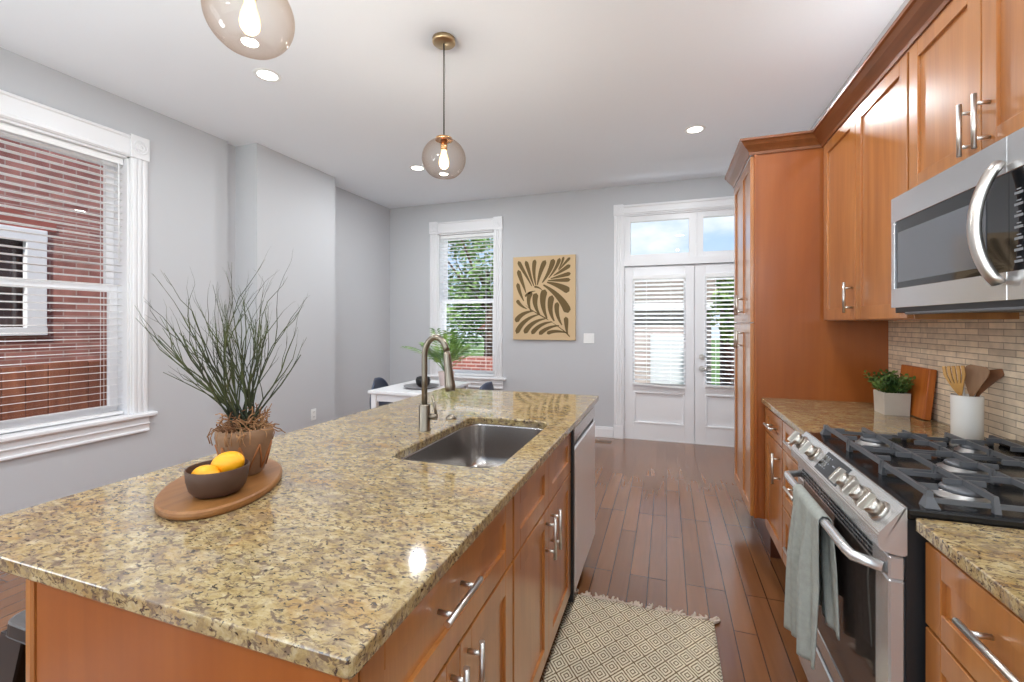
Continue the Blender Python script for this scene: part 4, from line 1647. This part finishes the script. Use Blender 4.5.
def utensil(name, mat, base, top, w, hl, label, slots=0, spoon=False, facing=(-0.75, -0.66, 0), lopsided=0.0):
    """handle tube from base to the neck, then a shaped flat head in the plane facing the room"""
    base, top = Vector(base), Vector(top)
    d_ = (top - base).normalized()
    f = Vector(facing)
    f = (f - d_ * f.dot(d_)).normalized()
    s_ = d_.cross(f).normalized()
    neck = top - d_ * hl
    root = thing(name, label, 'utensil', base, 'utensils in the white crock')
    MB().tube([base, base.lerp(neck, 0.6), neck + d_ * 0.01], [0.0055, 0.005, 0.0058], 10).obj('handle', M[mat], root)
    mb = MB()
    N = 14

    def half(v):
        if spoon:
            return w * (0.12 + 0.88 * math.sin(PI * min(1, v ** 0.8 * 0.93 + 0.03)) ** 0.6) if v < 0.999 else w * 0.2
        k = 0.16 + 0.84 * min(1, v / 0.72) ** 0.9
        if v > 0.86 and not slots:
            k *= 1 - 0.35 * ((v - 0.86) / 0.14) ** 2
        return w * k
    cols = [(-1, 1)]
    if slots:
        e = []
        x = -1
        cw_ = 2 / (slots + 1 + slots * 0.45)
        for q in range(slots + 1):
            e.append((x, x + cw_))
            x += 1.45 * cw_
        cols = e
    for (c0, c1) in cols:
        vs0 = 0.0
        lp = []
        for k in range(N + 1):
            v = vs0 + (1 - vs0) * k / N
            hw = half(v)
            bow = 0.006 * (1 - (2 * v - 1) ** 2)
            ctr = neck + d_ * hl * v + f * bow + s_ * lopsided * v * v
            a_ = ctr + s_ * hw * c0 + d_ * (lopsided * 0.6 * c0 * v if lopsided else 0)
            b_ = ctr + s_ * hw * c1 + d_ * (lopsided * 0.6 * c1 * v if lopsided else 0)
            lp.append([a_ + f * 0.0025, b_ + f * 0.0025, b_ - f * 0.0025, a_ - f * 0.0025])
        mb.loft(lp, True, True)
    if slots:
        for va, vb in ((0.0, 0.42), (0.9, 1.0)):
            lp = []
            for k in range(5):
                v = va + (vb - va) * k / 4
                hw = half(v)
                ctr = neck + d_ * hl * v + f * 0.006 * (1 - (2 * v - 1) ** 2)
                lp.append([ctr + s_ * hw + f * 0.0025, ctr - s_ * hw + f * 0.0025, ctr - s_ * hw - f * 0.0025, ctr + s_ * hw - f * 0.0025])
            if va == 0.0:
                mb.loft(lp, True, True)
    mb.obj('head', M[mat], root)
    return root


utensil('slotted_turner', 'spoon_light', cc + Vector((0.008, -0.006, 0.014)), cc + Vector((-0.042, -0.006, 0.268)), 0.031, 0.105, 'light wooden slotted turner standing in the crock', slots=4)
utensil('spatula', 'spoon_mid', cc + Vector((-0.012, 0.004, 0.014)), cc + Vector((0.022, -0.020, 0.272)), 0.033, 0.110, 'broad brown spatula in front in the crock')
utensil('wooden_spoon', 'spoon_dark', cc + Vector((-0.02, 0.008, 0.014)), cc + Vector((0.066, 0.0, 0.264)), 0.031, 0.100, 'dark wooden corner spoon leaning outwards in the crock', spoon=False, lopsided=0.016)
utensil('stirring_stick', 'crock', cc + Vector((0.012, 0.018, 0.014)), cc + Vector((-0.014, 0.006, 0.235)), 0.007, 0.05, 'slim white utensil handle between the turner and spatula', spoon=True)

# ================================================================== FLOOR THINGS
rx0, rx1, ry0, ry1 = -0.44, 0.197, 0.75, 2.165
t = thing('runner_rug', 'ivory and olive diamond patterned runner rug between island and range', 'rug', ((rx0 + rx1) / 2, (ry0 + ry1) / 2, 0))
mb = MB()
mb.grid(lambda a, b: (rx0 + (rx1 - rx0) * a, ry0 + (ry1 - ry0) * b, 0.009 + 0.0012 * math.sin(a * 17 + b * 5) * math.sin(b * 23)), 24, 48)
o = mb.obj('weave', M['rug'], t)
md = o.modifiers.new('thickness', 'SOLIDIFY')
md.thickness = 0.008
md.offset = -1
mb = MB()
rnd = random.Random(9)
for k in range(17):
    x = rx0 + 0.012 + (rx1 - rx0 - 0.02) * k / 16
    for s in (-1, 1):
        p = Vector((x + s * 0.006, ry1 - 0.004, 0.008))
        pts = [p]
        a = PI / 2 + rnd.uniform(-0.6, 0.6)
        turn = rnd.uniform(-0.55, 0.55)
        for q in range(6):
            a += turn * (1 if q < 3 else -1.3)
            pts.append(pts[-1] + Vector((math.cos(a) * 0.012, max(0.25, math.sin(a)) * 0.010, 0.0015 * math.sin(q * 1.5))))
        mb.tube(pts, [0.006, 0.007, 0.0075, 0.0065, 0.0065, 0.006, 0.004], 6)
    mb.sphere((x, ry1 + 0.012, 0.010), 0.0105, 8, 6)
mb.obj('fringe', M['tassel'], t)

# floor register
t = thing('floor_vent', 'small brown metal floor register by the back baseboard', 'vent', (-0.69, 5.12, 0))
mb = MB()
mb.box(-0.80, -0.585, 5.06, 5.18, 0.0, 0.004, 0.001)
mb.obj('frame', M['vent_metal'], t)
mb = MB()
for k in range(12):
    mb.box(-0.785 + k * 0.0165, -0.777 + k * 0.0165, 5.075, 5.165, 0.0035, 0.0048)
mb.obj('louvers', M['black'], t)

# stool
sc_ = Vector((-1.368, 0.768, 0))
t = thing('bar_stool', 'dark metal bar stool with worn square seat tucked behind the island panel', 'stool', sc_)
ST = 0.62
h = 0.152
mb = MB()
mb.loft([rrect(sc_.x - h, sc_.x + h, sc_.y - h, sc_.y + h, 0.045, z, 6) for z in (ST - 0.002,)] + [rrect(sc_.x - h + i, sc_.x + h - i, sc_.y - h + i, sc_.y + h - i, 0.045, z, 6) for i, z in ((0.004, ST), (0.02, ST - 0.004))], False, True)
mb.obj('seat', M['stool_top'], t)
mb = MB()
mb.loft([rrect(sc_.x - h - i, sc_.x + h + i, sc_.y - h - i, sc_.y + h + i, 0.046, z, 6) for i, z in ((0.0, ST - 0.002), (0.002, ST - 0.028), (0.003, ST - 0.030), (0.0, ST - 0.030))], False, False)
mb.obj('seat_rim', M['stool'], t)
for sx_ in (-1, 1):
    for sy_ in (-1, 1):
        mb = MB()
        # folded sheet leg: an L profile that flares to the floor
        def leg(z):
            f = (ST - 0.03 - z) / (ST - 0.03)
            o_ = h - 0.002 + 0.055 * f
            w = 0.085 - 0.045 * f
            cx, cy = sc_.x + sx_ * o_, sc_.y + sy_ * o_
            th = 0.006
            return [(cx, cy, z), (cx - sx_ * w, cy, z), (cx - sx_ * w, cy - sy_ * th, z), (cx - sx_ * th, cy - sy_ * th, z), (cx - sx_ * th, cy - sy_ * w, z), (cx, cy - sy_ * w, z)]
        mb.loft([leg(0.0), leg(0.3), leg(0.592)], True, True)
        mb.obj('leg', M['stool'], t)
mb = MB()
for s in (-1, 1):
    o_ = h + 0.028
    mb.box(sc_.x - o_, sc_.x + o_, sc_.y + s * o_ - 0.003, sc_.y + s * o_ + 0.003, 0.215, 0.24)
    mb.box(sc_.x + s * o_ - 0.003, sc_.x + s * o_ + 0.003, sc_.y - o_, sc_.y + o_, 0.215, 0.24)
mb.obj('footrest', M['stool'], t)

# ================================================================== DINING CORNER
tx0, tx1, ty0_, ty1_ = -2.475, -1.86, 3.29, 4.12
t = thing('dining_table', 'small white dining table near the back window', 'table', ((tx0 + tx1) / 2, (ty0_ + ty1_) / 2, 0))
MB().box(tx0, tx1, ty0_, ty1_, 0.722, 0.75, 0.005, 2).obj('tabletop', M['white_lacq'], t)
MB().box(tx0 + 0.04, tx1 - 0.04, ty0_ + 0.04, ty1_ - 0.04, 0.655, 0.722).obj('apron', M['white_lacq'], t)
for x in (tx0 + 0.02, tx1 - 0.07):
    for y in (ty0_ + 0.02, ty1_ - 0.07):
        MB().box(x, x + 0.05, y, y + 0.05, 0, 0.722, 0.003).obj('leg', M['white_lacq'], t)


def chair(loc, rz, label):
    t = thing('dining_chair', label, 'chair', (0, 0, 0), 'blue shell chairs at the dining table')

    def shell(a, b):
        # a across -1..1, b 0 front edge .. 1 top of back
        q = 2 * a - 1
        if b < 0.5:
            f = b / 0.5
            x = 0.20 - 0.36 * f
            z = 0.45 - 0.02 * math.sin(PI * f) + 0.015 * q * q
            w = 0.20 + 0.02 * math.sin(PI * f)
        else:
            f = (b - 0.5) / 0.5
            x = -0.16 - 0.02 * math.sin(f * PI / 2) * 3 + 0.05 * q * q * (0.4 + 0.6 * f)
            z = 0.45 + 0.355 * f
            w = 0.215 * (1 - 0.45 * f ** 4)
            z -= 0.07 * (q ** 4) * f
        return (x, q * w, z)
    o = MB().grid(shell, 16, 28).obj('shell', M['navy'], t, solid=0.012)
    for sx_ in (-1, 1):
        for sy_ in (-1, 1):
            MB().cyl((0.02 + sx_ * 0.12, sy_ * 0.13, 0.43), (0.02 + sx_ * 0.19, sy_ * 0.19, 0), 0.014, 0.010, 10).obj('leg', M['chair_leg'], t)
    MB().box(-0.12, 0.16, -0.14, 0.14, 0.415, 0.432).obj('seat_support', M['black'], t)
    t.location = loc
    t.rotation_euler = (0, 0, rz)
    return t


c1 = chair((-2.47, 3.74, 0), 0.12, 'slate blue shell chair at the table side facing the chimney wall')
c2 = dup(c1, (-1.74, 3.80, 0), 'slate blue shell chair at the table side nearest the island, mostly hidden', rz=PI - 0.1)

pp = Vector((-1.985, 3.83, 0.75))
t = thing('potted_palm', 'small potted palm with spread fronds on the white table', 'plant', pp)
MB().lathe([(0, 0), (0.055, 0), (0.062, 0.006), (0.078, 0.125), (0.078, 0.13), (0.072, 0.128), (0.068, 0.112), (0, 0.11)], pp, 28).obj('pot', M['pinkpot'], t)
mb = MB()
rnd = random.Random(21)
for k in range(15):
    a = k * 2.4 + 0.5
    lean = rnd.uniform(0.25, 0.9)
    L = rnd.uniform(0.32, 0.50)
    base = pp + Vector((0, 0, 0.11))
    pts = []
    for q in range(9):
        f = q / 8
        pts.append(base + Vector((math.cos(a) * lean * L * f, math.sin(a) * lean * L * f, L * 1.05 * f - 0.55 * lean * L * f * f)))
    mb.tube(pts, [0.004 - 0.003 * q / 8 for q in range(9)], 5)
    for q in range(3, 9):
        tg = (pts[min(q + 1, 8)] - pts[q - 1]).normalized()
        sd = tg.cross(Vector((0, 0, 1))).normalized()
        for s in (-1, 1):
            for off_ in (0, 0.5):
                c = pts[q].lerp(pts[q - 1], off_)
                tip = c + (sd * s * 0.85 + tg * 0.65 + Vector((0, 0, -0.22))).normalized() * (0.12 - 0.05 * abs(q - 5) / 4)
                wv = tg * 0.009
                m1 = c.lerp(tip, 0.4) + Vector((0, 0, 0.008))
                mb.quad(c, m1 + wv, tip, m1 - wv, smooth=True)
mb.obj('foliage', M['palm'], t, fix=False)
o = MB().lathe([(0, 0), (0.035, 0), (0.058, 0.02), (0.068, 0.06), (0.06, 0.085), (0.05, 0.09), (0.046, 0.085), (0.056, 0.06), (0.05, 0.025), (0, 0.015)], (0, 0, 0), 28).obj('vase', M['black'])
o.location = (-2.115, 3.62, 0.7705)
tag(o, 'round black vase on a grey tray on the white table', 'vase')
o = MB().lathe([(0, 0), (0.12, 0), (0.155, 0.014), (0.16, 0.022), (0.152, 0.021), (0.118, 0.008), (0, 0.006)], (0, 0, 0), 40).obj('tray', M['paper'])
o.location = (-2.12, 3.60, 0.7505)
tag(o, 'round grey tray under the black vase on the white table', 'tray')
bpy.data.objects['vase'].location.z = 0.7575

# ------------------------------------------------------------------ wall items
ac0, ac1, az0, az1 = -1.818, -1.032, 1.135, 2.165
t = thing('wall_art', 'tan canvas print with olive brown curving leaves on the back wall', 'artwork', ((ac0 + ac1) / 2, YB, az0))
MB().box(ac0, ac1, YB - 0.032, YB - 0.001, az0, az1, 0.002).obj('canvas', M['canvas'], t)
LEAVES = [
    ([(95, 78), (120, 130), (160, 190), (196, 262)], 13), ([(150, 78), (172, 140), (186, 200), (212, 262)], 13),
    ([(220, 72), (204, 130), (212, 200), (226, 258)], 14), ([(296, 80), (262, 140), (248, 200), (236, 256)], 16),
    ([(352, 74), (342, 130), (310, 190), (272, 240)], 17), ([(397, 70), (384, 120), (356, 165), (318, 208)], 12),
    ([(424, 62), (418, 96), (402, 130), (386, 150)], 8), ([(470, 70), (444, 96), (414, 128), (388, 158)], 9),
    ([(472, 122), (430, 148), (394, 172), (352, 192)], 13), ([(474, 180), (428, 192), (382, 202), (332, 214)], 13),
    ([(472, 224), (420, 228), (366, 226), (312, 226)], 13), ([(464, 306), (420, 276), (372, 254), (306, 238)], 22),
    ([(456, 456), (436, 390), (376, 312), (280, 256)], 25),
    ([(95, 142), (112, 205), (134, 250), (152, 308)], 15), ([(90, 236), (100, 290), (116, 330), (138, 368)], 13),
    ([(86, 358), (100, 388), (126, 410), (160, 424)], 12),
    ([(78, 520), (96, 474), (142, 446), (208, 440)], 17), ([(82, 604), (104, 536), (168, 482), (246, 466)], 17),
    ([(142, 602), (166, 548), (220, 504), (294, 496)], 17), ([(194, 606), (226, 556), (280, 522), (344, 518)], 15),
    ([(248, 608), (284, 572), (334, 546), (392, 544)], 14), ([(304, 602), (342, 578), (398, 580), (452, 596)], 12),
    ([(196, 302), (164, 340), (166, 392), (190, 440)], 16), ([(230, 312), (208, 366), (220, 420), (256, 470)], 19),
    ([(294, 288), (262, 350), (276, 430), (306, 492)], 22), ([(344, 330), (318, 400), (328, 460), (358, 512)], 20),
    ([(380, 378), (366, 440), (384, 494), (412, 540)], 16), ([(438, 482), (446, 530), (440, 570), (452, 600)], 15),
    ([(212, 268), (236, 266), (256, 278), (272, 294)], 7), ([(146, 338), (164, 312), (190, 300), (222, 298)], 8),
    ([(468, 624), (450, 596), (400, 560), (330, 512)], 4), ([(320, 506), (250, 464), (190, 436), (150, 398)], 4),
]


def art_pt(u, v):
    return ac0 + (ac1 - ac0) * (u - 57) / 448, az1 - (az1 - az0) * (v - 50) / 596


mb = MB()
for ctl, wd in LEAVES:
    c = [Vector(p) for p in ctl]
    N = 14
    left_, right_ = [], []
    for k in range(N + 1):
        s = k / N
        p = c[0] * (1 - s) ** 3 + c[1] * 3 * s * (1 - s) ** 2 + c[2] * 3 * s * s * (1 - s) + c[3] * s ** 3
        dd_ = (c[1] - c[0]) * 3 * (1 - s) ** 2 + (c[2] - c[1]) * 6 * s * (1 - s) + (c[3] - c[2]) * 3 * s * s
        nn = Vector((-dd_.y, dd_.x)).normalized()
        wv = 1.14 * wd * (min(1, (s / 0.10)) ** 0.5) * (1 - 0.80 * s ** 1.5)
        left_.append(p + nn * wv)
        right_.append(p - nn * wv)
    for k in range(N):
        q = []
        for p in (left_[k], left_[k + 1], right_[k + 1], right_[k]):
            x, z = art_pt(p.x, p.y)
            q.append((x, YB - 0.0328, z))
        mb.quad(*q)
mb.obj('leaf_print', M['canvas_leaf'], t, fix=False)

t = thing('light_switch', 'white double light switch plate between the artwork and the french doors', 'switch', (-0.875, YB, 1.16))
MB().box(-0.938, -0.812, YB - 0.006, YB, 1.10, 1.22, 0.003).obj('plate', M['white_plastic'], t)
for x in (-0.905, -0.845):
    MB().box(x - 0.016, x + 0.016, YB - 0.010, YB - 0.005, 1.128, 1.192, 0.002).obj('rocker', M['white_plastic'], t)
t = thing('wall_outlet', 'white electrical outlet low on the chimney wall', 'outlet', (-3.43, 3.68, 0.40))
MB().box(-3.43, -3.424, 3.645, 3.715, 0.345, 0.46, 0.002).obj('plate', M['white_plastic'], t)
for z in (0.377, 0.428):
    mb = MB()
    mb.box(-3.4245, -3.4215, 3.663, 3.697, z - 0.015, z + 0.015, 0.002)
    so = mb.obj('socket', M['white_plastic'], t)
    mb = MB()
    mb.box(-3.4218, -3.421, 3.671, 3.674, z - 0.005, z + 0.007)
    mb.box(-3.4218, -3.421, 3.686, 3.689, z - 0.005, z + 0.007)
    mb.obj('slots', M['black'], so, off=t.location)

# ================================================================== LIGHTS
# recessed downlights
dl0 = None
dl_labels = {0: 'recessed ceiling downlight just beyond the nearer pendant', 1: 'recessed ceiling downlight beside the farther pendant globe',
             2: 'recessed ceiling downlight in front of the french doors'}
for i, (x, y) in enumerate(DOWNLIGHTS):
    lb = dl_labels.get(i, 'added recessed ceiling downlight out of view')
    if dl0 is None:
        t = thing('recessed_downlight', lb, 'ceiling light', (0, 0, 0), 'recessed downlights in the ceiling')
        MB().lathe([(0.058, -0.001), (0.06, -0.004), (0.078, -0.004), (0.082, -0.001), (0.082, 0.0)], (0, 0, 0), 36).obj('trim_ring', M['white_plastic'], t)
        MB().lathe([(0.0, -0.002), (0.058, -0.002)], (0, 0, 0), 36).obj('lens', M['lens'], t)
        t.location = (x, y, ZC)
        dl0 = t
    else:
        dup(dl0, (x, y, ZC), lb)
    ld = bpy.data.lights.new('downlight_lamp', 'AREA')
    ld.shape = 'DISK'
    ld.size = 0.12
    ld.energy = DOWNLIGHT_W * (1.9 if y > 3 else 1.0)
    ld.color = (0.93, 0.97, 1.0)
    lo = bpy.data.objects.new('downlight_lamp', ld)
    C.objects.link(lo)
    lo.location = (x, y, ZC - 0.008)

# pendants
PZ = 2.262
t = thing('pendant_light', 'amber glass globe pendant with glowing bulb, nearer one cut by the frame top', 'pendant light', (-1.184, 1.015, ZC), 'glass pendants over the island')
P0 = Vector((-1.184, 1.015, 0))
MB().lathe([(0.0, ZC), (0.064, ZC), (0.064, ZC - 0.022), (0.058, ZC - 0.027), (0.0, ZC - 0.028)], P0, 32).obj('canopy', M['brass'], t)
MB().cyl(P0 + Vector((0, 0, ZC - 0.028)), P0 + Vector((0, 0, 2.385)), 0.0042, 0.0042, 8).obj('cord', M['cord'], t)
mb = MB()
mb.lathe([(0.0, 2.392), (0.012, 2.39), (0.046, 2.378), (0.050, 2.366), (0.046, 2.364), (0.0, 2.366)], P0, 32)
mb.lathe([(0.0, 2.366), (0.019, 2.366), (0.019, 2.318), (0.016, 2.312), (0.0, 2.312)], P0, 24)
mb.obj('socket', M['copper'], t)
gp = []
for k in range(33):
    a = PI / 2 - 0.34 - (PI - 0.34 - 0.62) * k / 32
    gp.append((0.122 * math.cos(a), PZ + 0.114 * math.sin(a)))
MB().lathe(gp + [(0.06, gp[-1][1] - 0.004), (0.03, gp[-1][1] - 0.002), (0.0, gp[-1][1] - 0.001)], P0, 48).obj('glass_globe', M['amber'], t)
MB().lathe([(0.0, 2.205), (0.014, 2.209), (0.025, 2.222), (0.0285, 2.240), (0.025, 2.262), (0.017, 2.288), (0.013, 2.312), (0.0, 2.314)], P0, 24).obj('bulb', M['bulb'], t)
dup(t, (-1.184, 2.255, ZC), 'amber glass globe pendant hanging whole over the island sink end')
for y in (1.015, 2.255):
    ld = bpy.data.lights.new('pendant_lamp', 'POINT')
    ld.energy = PENDANT_W
    ld.color = (1.0, 0.96, 0.90)
    ld.shadow_soft_size = 0.03
    lo = bpy.data.objects.new('pendant_lamp', ld)
    C.objects.link(lo)
    lo.location = (-1.184, y, 2.16)

# ================================================================== OUTSIDE
struct(MB().box(-40, 40, -30, 60, -0.62, -0.6).obj('ground', M['grass']))
struct(MB().box(-1.6, 2.4, YB + WT, YB + WT + 2.4, -0.2, -0.06).obj('ground_porch', M['concrete']))

# brick house seen through the large window
t = thing('brick_house', 'red brick house wall with a white framed window outside the large window', 'house', (-5.75, 2.0, -0.6))
mb = MB()
holes_wall(mb, 'X', -6.0, -5.6, -3.5, 8.5, -0.6, 6.0, [(1.55, 2.50, 1.30, 2.12)])
mb.obj('wall', M['brick'], t)
mb = MB()
for q in ((1.47, 2.59, 2.10, 2.215), (1.47, 2.59, 1.225, 1.30), (1.47, 1.57, 1.30, 2.10), (2.44, 2.585, 1.30, 2.10)):
    mb.box(-5.64, -5.575, q[0], q[1], q[2], q[3], 0.004)
mb.box(-5.66, -5.60, 1.57, 2.44, 1.68, 1.73, 0.004)
wf = mb.obj('window_frame', M['trim'], t)
MB().box(-5.70, -5.69, 1.55, 2.50, 1.30, 2.12).obj('pane', M['dark_window'], wf, off=t.location)
mb = MB()
arch = [(1.40, 2.215), (2.66, 2.215), (2.66, 2.30), (2.35, 2.365), (2.03, 2.385), (1.71, 2.365), (1.40, 2.30)]
mb.prism(arch, -5.625, -5.59, 'X')
mb.obj('lintel', M['brick_x'], t)

t = thing('wooden_fence', 'brown board fence below the brick house wall outside the large window', 'fence', (-5.0, 2.0, -0.6))
mb = MB()
y = 0.2
rnd = random.Random(2)
while y < 4.4:
    mb.box(-5.02, -5.0, y, y + 0.135, -0.55, 0.985 + rnd.uniform(-0.012, 0.012), 0.003)
    y += 0.142
mb.obj('boards', M['fence'], t)
mb = MB()
for z in (0.05, 0.75):
    mb.box(-5.06, -5.02, 0.2, 4.4, z, z + 0.08)
mb.obj('rail', M['fence'], t)


def tree(label, loc, H, R, nleaf, mat, seed, group='trees in the yard', low=0.25):
    rnd = random.Random(seed)
    t = thing('tree', label, 'tree', loc, group)
    L = Vector(loc)
    mb = MB()
    mb.tube([L, L + Vector((0.1, 0, H * 0.3)), L + Vector((0, 0.1, H * 0.62))], [0.16, 0.12, 0.05], 10)
    for k in range(7):
        a = k * 0.9
        p = L + Vector((0.05, 0.05, H * (0.28 + 0.05 * k)))
        mb.tube([p, p + Vector((math.cos(a) * R * 0.4, math.sin(a) * R * 0.4, H * 0.1)), p + Vector((math.cos(a) * R * 0.75, math.sin(a) * R * 0.75, H * 0.26))], [0.06, 0.035, 0.012], 7)
    mb.obj('trunk', M['bark'], t)
    mb = MB()
    blobs = [(rnd.uniform(-0.65, 0.65) * R, rnd.uniform(-0.65, 0.65) * R, H * rnd.uniform(low + 0.1, 0.92), R * rnd.uniform(0.28, 0.5)) for _ in range(16)]
    for k in range(nleaf):
        b_ = blobs[k % 16]
        v = Vector((rnd.gauss(0, 1), rnd.gauss(0, 1), rnd.gauss(0, 0.8))).normalized() * b_[3] * rnd.uniform(0.55, 1.0)
        c = L + Vector(b_[:3]) + v
        s = rnd.uniform(0.05, 0.10)
        a_ = Vector((rnd.uniform(-1, 1), rnd.uniform(-1, 1), rnd.uniform(-0.5, 0.5))).normalized() * s
        d_ = a_.cross(Vector((rnd.uniform(-1, 1), rnd.uniform(-1, 1), rnd.uniform(-1, 1)))).normalized() * s * 0.55
        mb.quad(c - a_, c + d_, c + a_, c - d_)
    mb.obj('crown', M[mat], t, fix=False)
    return t


tree('leafy green tree filling the upper pane of the window beside the artwork', (-4.2, 10.2, -0.6), 5.2, 1.7, 4200, 'leaf', 1, low=0.32)
tree('low green tree behind the brick wall outside the window beside the artwork', (-5.6, 13.5, -0.6), 3.4, 1.9, 3600, 'leaf', 4, low=0.2)
tree('yellow-green tree outside the french doors, in front of the red garage', (1.55, 9.3, -0.6), 3.6, 0.75, 2400, 'leaf2', 6, low=0.2)

o = MB().box(-8, -1.6, 8.9, 9.1, -0.6, 0.62).obj('garden_wall', M['brick_x'], off=(-4.8, 9.0, -0.6))
o.location = (-4.8, 9.0, -0.6)
tag(o, 'low red brick garden wall outside the window beside the artwork', 'wall')
t = thing('garden_umbrella', 'orange garden umbrella seen beyond the brick wall outside', 'umbrella', (-4.45, 11.2, -0.6))
MB().cyl((-4.45, 11.2, -0.6), (-4.45, 11.2, 1.45), 0.02, 0.02, 8).obj('pole', M['white_plastic'], t)
MB().lathe([(0.42, 1.18 + 0.6 - 0.6), (0.3, 1.27), (0.12, 1.38), (0.0, 1.43)], (-4.45, 11.2, 0), 8, smooth=False).obj('canopy', M['orange'], t)

# garage seen through the doors
t = thing('garage', 'pale sided garage with a white door outside the french doors', 'garage', (-0.4, 11.5, -0.6))
mb = MB()
z = -0.6
while z < 1.75:
    mb.prism([(11.0, z), (10.985, z), (10.998, z + 0.16), (11.0, z + 0.16)], -1.5, 0.95, 'X')
    z += 0.16
mb.box(-1.5, 0.95, 11.0, 13.0, -0.6, 1.8)
mb.obj('wall', M['siding'], t)
mb = MB()
mb.box(-0.36, 0.62, 10.94, 10.985, -0.4, 1.10, 0.004)
mb.box(-0.30, 0.56, 10.93, 10.945, -0.3, 1.02, 0.004)
mb.obj('garage_door', M['garage_door'], t)
mb = MB()
mb.prism([(10.7, 1.72), (13.3, 1.72), (13.3, 1.78), (12.0, 2.75), (10.7, 1.80)], -1.65, 1.1, 'X')
mb.obj('roof', M['roofing'], t)
mb = MB()
mb.box(-1.7, 1.15, 10.66, 10.72, 1.68, 1.80)
mb.obj('gutter', M['trim'], t)
t = thing('brick_garage', 'red brick outbuilding behind the yellow-green tree outside the doors', 'garage', (2.6, 11.9, -0.6))
MB().box(1.35, 4.4, 10.9, 13.2, -0.6, 2.2).obj('wall', M['brick_x'], t)
MB().prism([(10.7, 2.2), (13.4, 2.2), (12.05, 3.0)], 1.2, 4.6, 'X').obj('roof', M['roofing'], t)
# overhead wires across the transom view
t = thing('utility_wire', 'thin overhead wires crossing the sky above the french doors', 'wire', (0, 14, 5))
for z0_, z1_ in ((5.55, 5.9), (5.95, 6.2), (5.2, 5.35)):
    pts = [(-9 + 18 * k / 12, 14, z0_ + (z1_ - z0_) * k / 12 - 0.35 * (1 - ((k - 6) / 6) ** 2)) for k in range(13)]
    MB().tube(pts, 0.012, 5).obj('wire', M['black'], t)
